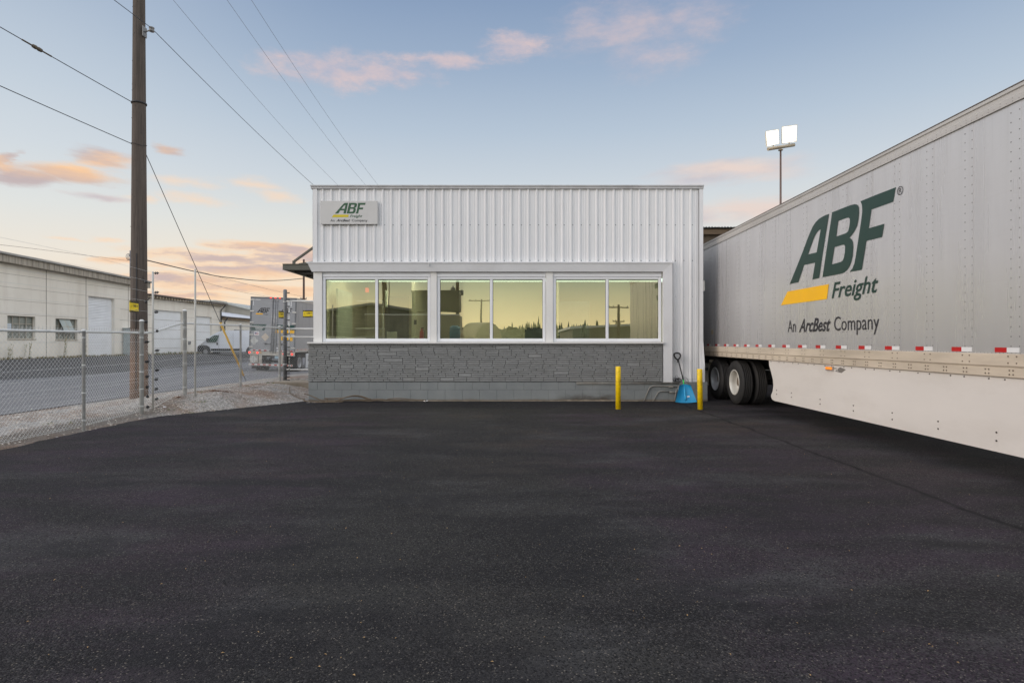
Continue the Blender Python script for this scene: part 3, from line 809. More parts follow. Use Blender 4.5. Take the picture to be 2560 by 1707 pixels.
# ============================================================ WALL SIGN
S = thing('wall_sign', (-4.05, 14.31, 4.39), 'pale grey haulage company sign screwed to the upper left of the ribbed wall', 'sign')
YSG = YF-.075
mb = MB(); mb.bbox(-4.766, -3.342, YSG, YSG+.03, 4.393, 4.973, .004)
mb.k = 1
for x in (-4.74, -4.05, -3.368):
    for z in (4.41, 4.955): mb.lathe([(.006, 0), (0, -.004)], (x, YSG-.0005, z), 'y', 8, False)
mb.build('panel', [M('sign_panel', (.56, .555, .54), .4, var=.04), grey_steel], S)
k = 310/11.76/100
sgfn = lambda u, v: Vector(((780+700/11.76-1280)/100+u*k, YSG-.003, 10.015-(480+655/11.76)/100+v*k))
freight_logo(S, sgfn, signgreen, signyel, ink, 'sign')

# ============================================================ BOLLARDS, SHOVEL, HOSES
def bollard(x, y, h, lean, label):
    T = thing('bollard', (x, y, 0), label, 'bollard', 'yellow bollards in front of the wall')
    mb = MB(); mb.lathe([(.056, -.05), (.056, h-.012), (.052, h-.003), (.040, h+.001), (0, h+.002)], (x, y, 0), 'z', 28)
    mb.build('post', bol, T)
    mb = MB(); rr = random.Random(int(x*100)); pts = [(math.cos(a)*(.060+.03*rr.random()), math.sin(a)*(.060+.03*rr.random())) for a in [2*PI*i/18 for i in range(18)]]
    mb.prism(pts, lambda u, v, d: Vector((x+u, y+v, d)), 0.0, .006); mb.build('collar', M('old_asphalt_collar', (.03, .028, .027), .95, bump=.5), T)
    T.rotation_euler = (0, lean, 0)
bollard(2.318, 12.54, .934, 0, 'yellow steel bollard in front of the grey stone wall')
bollard(4.09, 12.48, .88, math.radians(-.9), 'yellow steel bollard beside the blue shovel and the trailer wheels')

# shovel: local frame in which the blade face looks to -y
def shovel():
    T = thing('snow_shovel', (4.15, 13.72, .015), 'blue snow shovel with a black D handle leaning on the wall', 'shovel')
    ox, oz = 4.36, .015
    tilt = math.radians(23)
    def fn(u, v, d): # u sideways, v up the blade, d depth toward camera(-)
        return Vector((4.15+u-.0*v, 13.72+v*math.sin(tilt)+d*math.cos(tilt), .015+v*math.cos(tilt)-d*math.sin(tilt)))
    mb = MB()
    nu, nv = 12, 10
    for side in (0, 1):
        base = len(mb.v)
        for j in range(nv+1):
            v = j/nv
            half = lerp(.258, .115, v**1.1)
            top = .45
            for i in range(nu+1):
                s = -1+2*i/nu
                curl = .085*abs(s)**3*(1-.6*(1-v)**2)
                back = .05*v**3
                d = -curl-back*1.2+(0 if side == 0 else .006)
                vv = v*top-(.05*(s*s) if v > .9 else .0)
                if v == 0: vv = .012*(s*s)
                mb.v.append(fn(half*s, vv, d))
        for j in range(nv):
            for i in range(nu):
                a = base+j*(nu+1)+i
                mb.face((a, a+1, a+nu+2, a+nu+1), True)
    blue = M('blue_plastic', (.012, .30, .58), .35, var=.06, vs=6)
    bl = mb.build('blade', blue, T)
    mb = MB(); mb.tube([fn(0, .06, -.004), fn(0, .10, -.02), fn(0, .3, -.024), fn(0, .44, -.024)], lambda t: lerp(.012, .021, min(1, t*3)), 10)
    for s in (-1, 1):
        mb.tube([fn(s*.10, .10, -.001), fn(s*.08, .37, -.008)], .004, 6)
    mb.build('rib', M('blue_plastic_bright', (.03, .42, .72), .3), bl)
    mb = MB(); mb.quad(fn(.05, .13, -.010), fn(.13, .15, -.012), fn(.12, .18, -.012), fn(.045, .165, -.010)); mb.build('sticker', whm, bl)
    mb = MB(); mb.tube([fn(0, .43, -.025), fn(0, .57, -.03)], .0155, 10); mb.build('grip_collar', M('green_plastic', (.03, .62, .10), .4), T)
    top = fn(-.0, 1.09, -.03)
    hb = fn(0, 1.00, -.03)
    p0 = fn(0, .565, -.03)
    hb = Vector((4.115, 14.22, 1.03))
    mb = MB(); mb.tube([p0, p0.lerp(hb, .5), hb], .016, 10); mb.build('shaft', dark_steel, T)
    mb = MB()
    prof = [(0, 0), (-.045, .04), (-.075, .085), (-.078, .135), (-.06, .165), (0, .178), (.06, .165), (.078, .135), (.075, .085), (.045, .04), (0, 0)]
    c = hb+Vector((-.005, .02, -.01))
    # smooth the loop
    pts = []
    for i in range(len(prof)-1):
        for t in (0, .33, .66): pts.append((lerp(prof[i][0], prof[i+1][0], t), lerp(prof[i][1], prof[i+1][1], t)))
    pts.append(prof[-1])
    for _ in range(2):
        pts = [pts[0]]+[((pts[i-1][0]+2*pts[i][0]+pts[i+1][0])/4, (pts[i-1][1]+2*pts[i][1]+pts[i+1][1])/4) for i in range(1, len(pts)-1)]+[pts[-1]]
    mb.tube([c+Vector((x-.10*z, .02*z, z)) for x, z in pts], .019, 8)
    mb.tube([c+Vector((.004, 0, -.06)), c+Vector((0, 0, .03))], .018, 8)
    mb.build('handle', black_pl, T)
shovel()

# coil of black cable on the ledge, brown hoses along the wall foot, silver fitting
rr = random.Random(9)
mb = MB()
for k in range(11):
    cx, cz = 4.10+rr.uniform(-.05, .05), .515+rr.uniform(-.01, .02); r = rr.uniform(.03, .075); ph = rr.uniform(0, 6)
    mb.tube([(cx+math.cos(a+ph)*r*1.3, 14.27+.02*math.sin(a*1.0)+rr.uniform(-.004, .004), max(.482, cz+math.sin(a+ph)*r*.75)) for a in [2*PI*i/16 for i in range(17)]], .0035, 5)
for r, cx in ((.10, 4.28), (.065, 4.26), (.14, 4.25)):
    mb.tube([(cx+math.cos(a)*r, 14.29, .485+math.sin(a)*r*.85) for a in [PI*i/14 for i in range(15)]], .003, 5)
mb.tube([(4.06, 14.29, .49), (4.07, 14.3, .62), (4.10, 14.29, .645), (4.14, 14.29, .58), (4.16, 14.29, .49)], .003, 5)
mb.tube([(4.33, 14.28, .49), (4.40, 14.24, .42), (4.42, 14.24, .3), (4.40, 14.24, .15), (4.35, 14.22, .02)], .003, 5)
mb.tube([(3.98, 14.28, .49), (4.0, 14.29, .52), (4.7, 14.29, .55)], .002, 5)
mesh_thing(mb, 'cable_coil', black_pl, (4.1, 14.27, .48), 'tangled coil of thin black cable on the foundation ledge behind the shovel', 'cable')
def cz(cx, cy, Y=14.12): return PX(760+cx/9.8, 960+cy/9.8, Y)
def smooth(pts, n=4):
    pts = [Vector(p) for p in pts]; out = []
    for i in range(len(pts)-1):
        p0, p1, p2, p3 = pts[max(i-1, 0)], pts[i], pts[i+1], pts[min(i+2, len(pts)-1)]
        for k in range(n):
            t = k/n
            out.append(.5*((2*p1)+(-p0+p2)*t+(2*p0-5*p1+4*p2-p3)*t*t+(-p0+3*p1-3*p2+p3)*t*t*t))
    out.append(pts[-1]); return out
mb = MB()
def hz(l, Y, r=.013): mb.tube(smooth([cz(a, b, Y) for a, b in l]), r, 7)
hosem = M('brown_rubber_hose', (.155, .115, .075), .6, var=.3, vs=8)
def gp(x, y, h=.014): return (x, y, (max(0, grav(x, y)) if x < lot_edge(y) else 0)+h)
mb.tube(smooth([gp(-6.15, 15.9, .05), gp(-6.0, 15.5), gp(-5.75, 15.0), gp(-5.45, 14.65), gp(-5.2, 14.4, .03), (-5.12, 14.12, .03), (-4.9, 14.0, .014), (-4.72, 13.93, .014), (-4.4, 13.9, .014), (-4.1, 13.95, .02)], 5), .013, 7)
hz([(0, 238), (140, 275), (260, 325), (420, 395), (560, 412), (800, 405), (900, 365), (1050, 315), (1200, 285), (1300, 283), (1420, 300), (1560, 345), (1640, 370)], 14.02)
hz([(560, 400), (570, 360), (500, 352), (620, 350), (900, 345), (1000, 330), (1150, 300), (1300, 297), (1420, 318), (1520, 355), (1600, 385)], 14.06)
hz([(420, 400), (900, 400), (1100, 385), (1400, 385), (1620, 380), (1900, 370), (2150, 400), (2352, 402)], 14.10)
hz([(1440, 405), (1640, 415), (1800, 380), (1950, 395), (2100, 360), (2352, 350), (2700, 380), (3000, 395)], 14.05, .011)
hz([(1500, 370), (1900, 385), (2300, 385), (2600, 400)], 14.14, .011)
mesh_thing(mb, 'rubber_hose', hosem, (-3.9, 14.05, 0), 'tangled brown rubber hoses lying along the foot of the grey wall', 'hose')
mb = MB(); p = cz(3100, 365, 14.08)
mb.tube([(-2.17, 14.08, .02), (-2.06, 14.09, .025)], .022, 10); mb.tube([(-2.12, 14.05, .02), (-2.10, 14.0, .02)], .012, 8)
mesh_thing(mb, 'pipe_fitting', M('bright_metal', (.7, .7, .7), .2, .9), (-2.1, 14.08, 0), 'small shiny metal pipe fitting on the asphalt at the wall foot', 'pipe fitting')
# ============================================================ TRAILERS
def wheel_set(parent, x, y, z0, R_=.515, side=-1, w=.27, dual=True, rim_m=None, n=40):
    """one road wheel: empty > tyre (> rim). side -1: outer face looks to -x"""
    rim_m = rim_m or rimw
    for d in ((0, 1) if dual else (0,)):
        W = sub('wheel', parent)
        xo = x-side*d*(w+.055)
        s = -side
        prof = [(.292, .015), (.315, .004), (.36, -.006), (.42, -.008), (.465, .002), (.492, .018), (.508, .034)]
        tread = []
        g = .034
        for i in range(5):
            a = .036+i*(w-.072)/5; b_ = a+(w-.072)/5
            tread += [(R_, a+.004), (R_, b_-.004), (R_-.012, b_-.002), (R_-.012, b_+.002)]
        tread = tread[:-2]
        back = [(r, w-h) for r, h in reversed(prof)]
        mb = MB(); full = prof+tread+back
        if s < 0: full = [(r, -h) for r, h in full]
        mb.lathe(full, (xo, y, z0+R_), 'x', n, closed=True)
        mb.lathe([(.30, s*.02), (.30, s*(w-.02))], (xo, y, z0+R_), 'x', n, closed=True)
        mb.build('tyre', rubber, W)
        if d == 0:
            mb = MB()
            rp = [(.300, .010), (.298, .002), (.285, .000), (.278, .012), (.270, .03), (.262, .07), (.268, .12), (.258, .17), (.24, .195), (.215, .20)]
            mb.lathe([(r, s*h) for r, h in rp], (xo, y, z0+R_), 'x', n, closed=True)
            mb.k = 2; mb.lathe([(r, s*h) for r, h in ((.215, .20), (.17, .205), (.125, .195), (.11, .18), (.105, .12), (.09, .10), (0, .095))], (xo, y, z0+R_), 'x', n, closed=True)  # deep disc and hub darkened; the dish's shade put into the colour
            mb.k = 1
            for i in range(10):
                a = 2*PI*i/10
                mb.lathe([(.016, s*.165), (.016, s*.135), (0, s*.133)], (xo, y+math.cos(a)*.143, z0+R_+math.sin(a)*.143), 'x', 6, False)
            for i in range(5):
                a = 2*PI*i/5+.3
                mb.lathe([(.022, s*.162), (0, s*.158)], (xo, y+math.cos(a)*.21, z0+R_+math.sin(a)*.21), 'x', 10, False)
            mb.build('rim', [rim_m, dark_steel, M('hub_shade_tan', (.22, .17, .12), .7, .2, .35, 9)], W)
        else:
            mb = MB(); mb.lathe([(.3, s*.02), (.27, s*.05), (.26, s*.2)], (xo, y, z0+R_), 'x', n, closed=True); mb.build('rim', rim_m, W)

T1 = thing('semi_trailer', (6.5, 11.5, 0), 'long pale grey freight trailer with green lettering and a cream side skirt at the right', 'trailer')
XS = 5.22; Y0, Y1 = 3.42, 19.5; ZB, ZTOP = 1.098, 4.12
mb = MB()
mb.box(XS, XS+2.58, Y0, Y1, 1.30, 4.06)
mb.k = 1
nY = 0
yy = 5.904-.6096*4
cols = []
while yy < Y1-.1:
    if yy > Y0+.05: cols.append(yy)
    yy += .6096
for yb in cols:
    for yo in (0, .102):
        for i in range(25):
            z = 1.43+i*.1015
            mb.lathe([(.0092, -.0005), (.007, -.004), (0, -.005)], (XS, yb+yo, z), 'x', 6, False)
for i in range(int((Y1-Y0)/.05)):
    mb.lathe([(.006, 0), (0, -.004)], (XS, Y0+.03+i*.05, 1.358), 'x', 4, False)
mb.k = 2
for yb in cols: # overlapping panel joints beside each post
    mb.box(XS-.0022, XS-.0004, yb-.02, yb+.125, 1.37, 3.95)
mb.build('body', [alum, M('rivet_grey', (.21, .205, .20), .5, .3), alum], T1)
mb = MB()
mb.prism([(0, 3.955), (-.022, 3.955), (-.022, 4.02), (-.012, 4.03), (-.012, 4.075), (-.026, 4.085), (-.026, 4.12), (0, 4.125)], lambda u, v, d: Vector((XS+u, d, v)), Y0-.01, Y1+.01)
mb.box(XS+.0, XS+2.58, Y0, Y1, 4.061, 4.10)
mb.k = 1
for i in range(int((Y1-Y0)/.0762)):
    yq = Y0+.03+i*.0762
    mb.lathe([(.006, -.022), (0, -.0265)], (XS, yq, 3.975), 'x', 5, False)
    if i % 2: mb.lathe([(.006, -.022), (0, -.0265)], (XS, yq, 4.005), 'x', 5, False)
mb.k = 2
mb.box(XS-.030, XS-.001, Y0-.01, Y1+.01, 4.126, 4.134)
mb.build('top_rail', [M('pale_aluminium_rail', (.52, .50, .47), .45, .25, .1, 2, stretch=(1, .3, 1), dirt=(.32, .29, .26), dirt_amt=.5), M('rivet_grey', (0, 0, 0)), M('roof_edge_brown', (.16, .13, .11), .7)], T1)
mb = MB()
mb.prism([(.0, 1.352), (-.012, 1.352), (-.030, 1.345), (-.034, 1.225), (-.026, 1.212), (-.020, 1.208), (-.020, 1.108), (-.006, 1.098), (.06, 1.098), (.06, 1.352)], lambda u, v, d: Vector((XS+u, d, v)), Y0, Y1)
mb.k = 1
for i, yb in enumerate(cols):
    for yo in (0, .102):
        for z in (1.325, 1.255): mb.lathe([(.0085, -.033), (.007, -.038), (0, -.040)], (XS, yb+yo, z), 'x', 6, False)
i = 0; yy = Y0+.1
while yy < Y1:
    for yo in (0, .045):
        for z in (1.178, 1.135): mb.lathe([(.010, -.020), (.008, -.026), (0, -.028)], (XS, yy+yo, z), 'x', 6, False)
    yy += .3048
mb.build('bottom_rail', [rail_m, M('rail_rivet', (.22, .18, .14), .5, .4)], T1)
for yb in cols:                                # one red/white reflector tape piece per post
    mb = MB()
    mb.quad((XS-.004, yb+.303, 1.365), (XS-.004, yb+.153, 1.365), (XS-.004, yb+.153, 1.416), (XS-.004, yb+.303, 1.416))
    mb.k = 1
    mb.quad((XS-.004, yb+.1525, 1.365), (XS-.004, yb+.0, 1.365), (XS-.004, yb+.0, 1.416), (XS-.004, yb+.1525, 1.416))
    mb.build('reflector', [redm, whm], T1)
# side skirt with its scooped rear edge
mb = MB()
prof = [(6.5, 1.10), (11.70, 1.10), (11.69, 1.0), (11.60, .86), (11.52, .72), (11.50, .60), (11.53, .48), (11.60, .40), (11.60, .36), (11.55, .315), (11.45, .298), (Y0+2.9, .292), (Y0+2.9, 1.10)]
prof = [(Y0+2.2, 1.10)]+prof[1:11]+[(Y0+2.2, .290)]
mb.prism(prof, lambda u, v, d: Vector((d, u, v)), XS+.012, XS+.022)
mb.k = 1
for Yb, za, zb_ in ((11.35, .52, .44), (10.75, .52, .44), (9.75, .50, .42), (8.80, .50, .42), (7.9, .50, .41), (7.05, .50, .41), (6.2, .50, .41), (5.3, .5, .41)):
    for z in (za, zb_): mb.lathe([(.011, .012), (.009, .004), (0, .002)], (XS, Yb, z), 'x', 8, False)
for i in range(22):
    mb.lathe([(.009, .012), (.007, .005), (0, .003)], (XS, 5.75+i*.275+(.07 if i % 2 else 0), 1.075), 'x', 8, False)
mb.k = 2
mb.prism([(9.30, 1.0), (9.12, .98), (9.0, 1.04), (9.16, 1.07)], lambda u, v, d: Vector((d, u, v)), XS+.0105, XS+.0118)
mb.build('side_skirt', [skirt_m, M('skirt_bolt', (.10, .09, .085), .5, .5), M('rub_mark', (.2, .18, .16), .8)], T1)
mb = MB(); mb.box(XS-.01, XS+.011, 9.33, 9.55, 1.005, 1.075); mb.tube([(XS, 9.33, 1.05), (XS+.005, 9.26, 1.05), (XS+.01, 9.2, .99)], .008, 6)
ml = mb.build('marker_lamp', M('chrome_trim', (.45, .42, .38), .35, .5), T1)
mb = MB(); mb.bbox(9.36, 9.52, 0, .03, 1.02, 1.062, .01); mb.v = [Vector((XS-.034+v.y, v.x, v.z)) for v in mb.v]
mb.build('lens', M('amber_lens', (.80, .22, .01), .25, emit=((1.0, .30, .02), .5)), ml)
# underbody
mb = MB()
mb.box(XS+.06, XS+2.5, Y0, Y1, 1.12, 1.29)
mb.box(XS+.75, XS+.87, 5, Y1-.1, .82, 1.11); mb.box(XS+1.70, XS+1.82, 5, Y1-.1, .82, 1.11)
for ya in (13.60, 14.90):
    mb.tube([(XS+.35, ya, .515), (XS+2.2, ya, .515)], .065, 10)
    for xa in (XS+.62, XS+1.76): mb.box(xa, xa+.2, ya-.3, ya+.35, .6, .80); mb.tube([(xa+.1, ya+.2, .75), (xa+.1, ya+.2, 1.1)], .09, 10)
mb.box(XS+.3, XS+2.2, Y1-.12, Y1-.02, .5, .6); mb.box(XS+.5, XS+.6, Y1-.12, Y1-.02, .6, 1.12); mb.box(XS+1.9, XS+2.0, Y1-.12, Y1-.02, .6, 1.12)
mb.build('underframe', dark_steel, T1)
mb = MB(); mb.box(XS+.10, XS+.30, 15.55, 15.57, .30, .9); mb.box(XS+.05, XS+.45, 15.3, 15.36, .93, 1.0); mb.build('mudflap', M('mudflap_cream', (.55, .50, .40), .6), T1)
mb = MB()
for xa in (XS+.55, XS+1.85):
    mb = MB(); mb.box(xa, xa+.13, 6.1, 6.23, .12, 1.12); mb.box(xa-.06, xa+.19, 6.03, 6.30, .0, .12)
    mb.build('landing_leg', dark_steel, T1)
for ya, rm in ((13.60, rimw), (14.90, M('grey_steel_rim', (.52, .53, .54), .45, .2, .12, 5))):
    wheel_set(T1, XS+.035, ya, 0, side=-1, rim_m=rm, n=48)
    wheel_set(T1, XS+2.55, ya, 0, side=1, rim_m=rm, n=24)
L1 = 1.01; KX = 1.027
lfn = lambda u, v: Vector((XS-.006, 10.79-u*KX, 2.56+v*L1))
freight_logo(T1, lfn, green, yel, ink, 'trailer')
mb = MB(); mb.box(XS-.006, XS-.001, 14.9, 15.03, 1.67, 1.78); mb.build('sticker', M('old_sticker', (.50, .42, .28), .6), T1)

# --- the freight trailer out in the street, seen from the back
gray2 = M('trailer_grey_side', (.33, .335, .35), .45, .2, .06, 1.2, dirt=(.25, .25, .25), dirt_amt=.3)
T2 = thing('semi_trailer', (-14.53, 31.7, -.13), 'grey freight trailer seen from behind on the street with lit red tail lamps', 'trailer')
T2['_o'] = (0, 0, 0)
W2, H2, L2 = 2.50, 4.07, 8.6
def r2(cx, cy): # crop8 pixel -> local x, z on the rear face
    return ((cx-112)/296.0, (1352+.045*(cx-110)-cy)/296.0)
def panel(x0, x1, z0, z1, y0, y1, name, mat, par=T2, b=None):
    mb = MB()
    if b: mb.bbox(x0, x1, y0, y1, z0, z1, b)
    else: mb.box(x0, x1, y0, y1, z0, z1)
    return mb.build(name, mat, par)
mb = MB(); mb.box(0, W2, .02, L2, 1.22, H2)
for i in range(14): mb.box(W2-.001, W2+.006, .35+i*.6, .37+i*.6, 1.3, 3.9); mb.box(-.006, .001, .35+i*.6, .37+i*.6, 1.3, 3.9)
mb.k = 1; mb.box(W2, W2+.02, 0.02, L2, 3.92, H2+.02); mb.box(-.02, 0, 0.02, L2, 3.92, H2+.02); mb.box(W2, W2+.02, 0.02, L2, 1.1, 1.28); mb.box(-.02, 0, 0.02, L2, 1.1, 1.28)
mb.build('body', [gray2, M('pale_rail', (.46, .44, .41), .5, .3, .1, 2)], T2)
mb = MB()
mb.box(-.02, .05, -.03, .019, 1.02, H2+.02); mb.box(W2-.05, W2+.02, -.03, .019, 1.02, H2+.02); mb.box(.051, W2-.051, -.03, .019, H2-.06, H2+.02)
mb.build('rear_frame', grey_steel, T2)
mb = MB(); mb.box(-.02, W2+.02, -.05, .018, .88, 1.10); mb.build('rear_sill', M('cream_steel', (.46, .43, .37), .6, .1, .15, 4, dirt=(.2, .18, .15)), T2)
for i, (a, b_) in enumerate(((.055, W2/2-.012), (W2/2+.012, W2-.055))):
    door = panel(a, b_, 1.12, H2-.065, -.012, .015, 'door', gray2)
    rods = [r2(465, 0)[0]] if i == 0 else [r2(545, 0)[0]]
    for xr in (rods[0], rods[0]+(.12 if i == 0 else -.12)):
        mb = MB(); mb.tube([(xr, -.035, 1.0), (xr, -.035, H2-.1)], .018, 8)
        for z in (1.05, 2.2, 3.2, H2-.15): mb.box(xr-.04, xr+.04, -.05, -.012, z-.03, z+.03)
        mb.build('lock_rod', M('lock_rod_steel', (.33, .33, .33), .4, .7), door)
    mb = MB(); xr = rods[0]; s = -1 if i == 0 else 1
    mb.tube([(xr, -.05, 1.50), (xr+s*.38, -.055, 1.53)], .018, 6); mb.box(xr+s*.30-.05, xr+s*.30+.05, -.05, -.013, 1.47, 1.56); mb.build('handle', dark_steel, door)
    hx = .0 if i == 0 else W2
    for cy in (190, 378, 562, 760, 960):
        z = (1352-cy)/296.0
        mb = MB(); mb.bbox(hx-.02 if i == 0 else hx-.20, hx+.20 if i == 0 else hx+.02, -.05, -.012, z-.035, z+.035, .01); mb.build('hinge', M('hinge_cream', (.62, .60, .55), .5), door)
    # white L at the top corner
    mb = MB()
    if i == 0: mb.box(.12, .52, -.016, -.0125, 3.92, 3.95); mb.box(.12, .15, -.016, -.0125, 3.6, 3.919)
    else: mb.box(W2-.30, W2-.26, -.016, -.0125, 3.6, 3.92)
    mb.build('reflector', whm, door)
    # emblem
    if i == 0: x0, z0, s_ = r2(215, 405)[0], r2(215, 405)[1], (82/296)
    else: x0, z0, s_ = r2(588, 414)[0], r2(588, 414)[1], (78/296)
    freight_logo(door, lambda u, v, x0=x0, z0=z0, s_=s_: Vector((x0+u*s_*.9, -.0155, z0+v*s_)), ink, yel, ink, 'sign', False)
    mb = MB(); put_text(mb, 'Freight', x0+1.36*s_, x0+2.3*s_, z0-.38*s_, .16*s_, lambda u, v: Vector((u, -.0155, v)), .01, .3); mb.build('lettering', ink, door)
    # green banners
    mb = MB()
    if i == 0:
        P4 = [r2(130, 700), r2(348, 700), r2(377, 598), r2(137, 592)]
        mb.add([(x, -.0145, z) for x, z in P4], [(0, 1, 2, 3)]); mb.build('banner', M('banner_green', (.012, .06, .05), .5), door)
        mb = MB()
        for (a0, b0, a1, b1) in ((195, 652, 325, 660), (205, 676, 312, 684)):
            p, q = r2(a0, b1), r2(a1, b0)
            nseg = 9; rr = random.Random(b0)
            x = p[0]
            while x < q[0]:
                L = rr.uniform(.02, .05); mb.box(x, min(q[0], x+L), -.0175, -.016, p[1], q[1]); x += L+.012
        mb.build('lettering', whm, door)
    else:
        P4 = [r2(532, 692), r2(850, 700), r2(852, 622), r2(540, 606)]
        mb.add([(x, -.0145, z) for x, z in P4], [(0, 1, 2, 3)]); mb.build('banner', M('banner_green', (0, 0, 0)), door)
        mb = MB(); P4 = [r2(520, 738), r2(848, 752), r2(852, 702), r2(530, 692)]
        mb.add([(x, -.0145, z) for x, z in P4], [(0, 1, 2, 3)]); mb.build('banner', yel, door)
        mb = MB(); a0 = r2(560, 652); put_text(mb, 'More Than', a0[0], r2(735, 640)[0], a0[1], .11, lambda u, v: Vector((u, -.0165, v)), .01, .25); mb.build('lettering', whm, door)
        mb = MB(); p, q = r2(622, 862), r2(812, 812); mb.add([(p[0], -.0145, p[1]), (q[0], -.0145, p[1]-.02), (q[0], -.0145, q[1]), (p[0], -.0145, q[1]+.02)], [(0, 1, 2, 3)])
        for c_ in ((600, 912), (688, 958), (688, 990)):
            x, z = r2(*c_); mb.box(x-.045, x+.045, -.0145, -.0125, z-.045, z+.045)
        mb.build('number_plate', yel, door)
        mb = MB(); a0 = r2(640, 856); put_text(mb, '57', a0[0], a0[0]+.2, a0[1], .13, lambda u, v: Vector((u, -.0165, v)), .02, 0); mb.build('lettering', ink, door)
        mb = MB(); x, z = r2(570, 985); mb.box(x-.08, x+.02, -.0155, -.0125, z-.05, z+.03); mb.build('sticker', whm, door)
    if i == 0:
        fl = MB(); p, q = r2(183, 775), r2(262, 712); fl.box(p[0], q[0], -.0155, -.0125, p[1], q[1])
        fo = fl.build('flag_sticker', whm, door)
        mb = MB(); h = (q[1]-p[1])
        for k in range(4): mb.box(p[0]+.04, q[0]-.03, -.017, -.016, p[1]+.04+k*.035, p[1]+.056+k*.035)
        mb.k = 1; mb.box(p[0]+.04, p[0]+.12, -.0185, -.0175, p[1]+.10, p[1]+.17); mb.build('stripes', [M('flag_red', (.45, .08, .09), .6), M('flag_blue', (.05, .07, .25), .6)], fo)
    def diamond(cx, cy, r, mat, notch=True, par=door, y=-.016):
        x, z = r2(cx, cy); mb = MB()
        if notch:
            pts = [(0, r), (.35*r, .72*r), (.42*r, .42*r), (.72*r, .35*r), (r, 0), (.72*r, -.35*r), (.42*r, -.42*r), (.35*r, -.72*r), (0, -r), (-.35*r, -.72*r), (-.42*r, -.42*r), (-.72*r, -.35*r), (-r, 0), (-.72*r, .35*r), (-.42*r, .42*r), (-.35*r, .72*r)]
        else: pts = [(0, r), (r, 0), (0, -r), (-r, 0)]
        mb.prism(pts, lambda u, v, d: Vector((x+u, d, z+v)), y-.006, y+.003)
        mb.k = 1
        if notch: mb.box(x-.006, x+.006, y-.009, y-.006, z-r*.8, z+r*.8)
        return mb.build('placard_holder', [mat, dark_steel], par)
    if i == 0:
        diamond(185, 862, .235, M('placard_white', (.55, .55, .52), .5)); diamond(365, 806, .225, M('placard_cream', (.58, .50, .40), .6), False)
# tape, lamps, bumper
def tape_row(par, x0, x1, z0, h, y, first=0, step=.15, name='reflector_tape'):
    mb = MB(); x = x0; k = first
    while x < x1-.01:
        b_ = min(x1, x+step); mb.k = k % 2; mb.quad((x, y, z0), (b_, y, z0), (b_, y, z0+h), (x, y, z0+h)); x = b_; k += 1
    return mb.build(name, [whm, redm], par)
tape_row(T2, .05, 1.08, 1.125, .045, -.018, 0, .15); tape_row(T2, 1.5, 2.45, 1.125, .045, -.018, 0, .15)
tailm = M('tail_lamp_red', (.7, .02, .01), .3, emit=((1.0, .045, .03), 2.2)); amb = M('amber_reflector', (.62, .27, .01), .4)
def lamp(cx, cy, r, mat, name='tail_lamp', z=None):
    x, zz = r2(cx, cy); mb = MB(); mb.lathe([(r, 0), (r, -.015), (r*.6, -.025), (0, -.028)], (x, -.051, z or zz), 'y', 16); mb.build(name, mat, T2)
for cx, cy in ((120, 1053), (250, 1060), (680, 1085), (815, 1092)): lamp(cx, cy, .055, tailm)
for cx, cy in ((197, 1057), (305, 1057), (630, 1080)): lamp(cx, cy, .045, amb, 'reflector')
for cx in (437, 512, 585): 
    x, zz = r2(cx, 162); mb = MB(); mb.box(x-.045, x+.045, -.05, -.031, H2-.035, H2+.005); mb.build('marker_lamp', tailm, T2)
mb = MB(); mb.box(.0, 2.42, -.06, .02, .30, .42); mb.box(.55, .72, -.05, .0, .42, .88); mb.box(1.70, 1.87, -.05, .0, .42, .88); mb.build('underride_guard', M('cream_steel', (0, 0, 0)), T2)
tape_row(T2, .02, 2.40, .335, .06, -.063, 0, .155)
mb = MB(); mb.box(.05, .50, -.02, .0, .45, .86)
diamond(185, 1165, .22, M('placard_white', (0, 0, 0)), True, T2, -.03); mb.build('placard_plate', M('cream_steel', (0, 0, 0)), T2)
mb = MB(); mb.box(.3, 2.2, .1, L2, 1.0, 1.2); mb.box(.75, .85, .2, L2, .7, 1.0); mb.box(1.65, 1.75, .2, L2, .7, 1.0); mb.tube([(.35, 1.0, .5), (2.15, 1.0, .5)], .07, 8); mb.build('underframe', dark_steel, T2)
mb = MB(); mb.box(.02, .58, .28, .30, .12, .95); mb.box(1.92, 2.48, .28, .30, .12, .95); mb.build('mudflap', black_pl, T2)
mb = MB(); mb.box(1.42, 1.66, -.03, -.0, .72, .86); mb.build('licence_plate', M('plate_blue', (.35, .48, .55), .4), T2)
mb = MB(); mb.box(1.0, 1.12, -.03, 0, .68, .80); mb.build('service_port', grey_steel, T2)
wheel_set(T2, W2-.06, .95, .0, R_=.50, side=1, rim_m=M('grey_steel_rim', (0, 0, 0)), n=32); wheel_set(T2, .06, .95, .0, R_=.50, side=-1, n=24)
mb = MB(); mb.box(W2-.02, W2+.01, 1.75, 2.75, .15, 1.0); sp = mb.build('side_panel', M('panel_white', (.58, .60, .62), .5), T2)
mb = MB(); put_text(mb, 'ABF', 1.95, 2.5, .55, .13, lambda u, v: Vector((W2+.0125, u, v)), .02, .3); mb.build('lettering', ink, sp)
for i in range(13):
    mb = MB(); mb.box(W2+.0205, W2+.023, .3+i*.6, .42+i*.6, 1.20, 1.26); mb.build('reflector', redm, T2)
s_ = .9
freight_logo(T2, lambda u, v: Vector((W2+.009, 3.35+.34*s_+u*s_, 2.35+v*s_)), green, yel, ink, 'trailer')
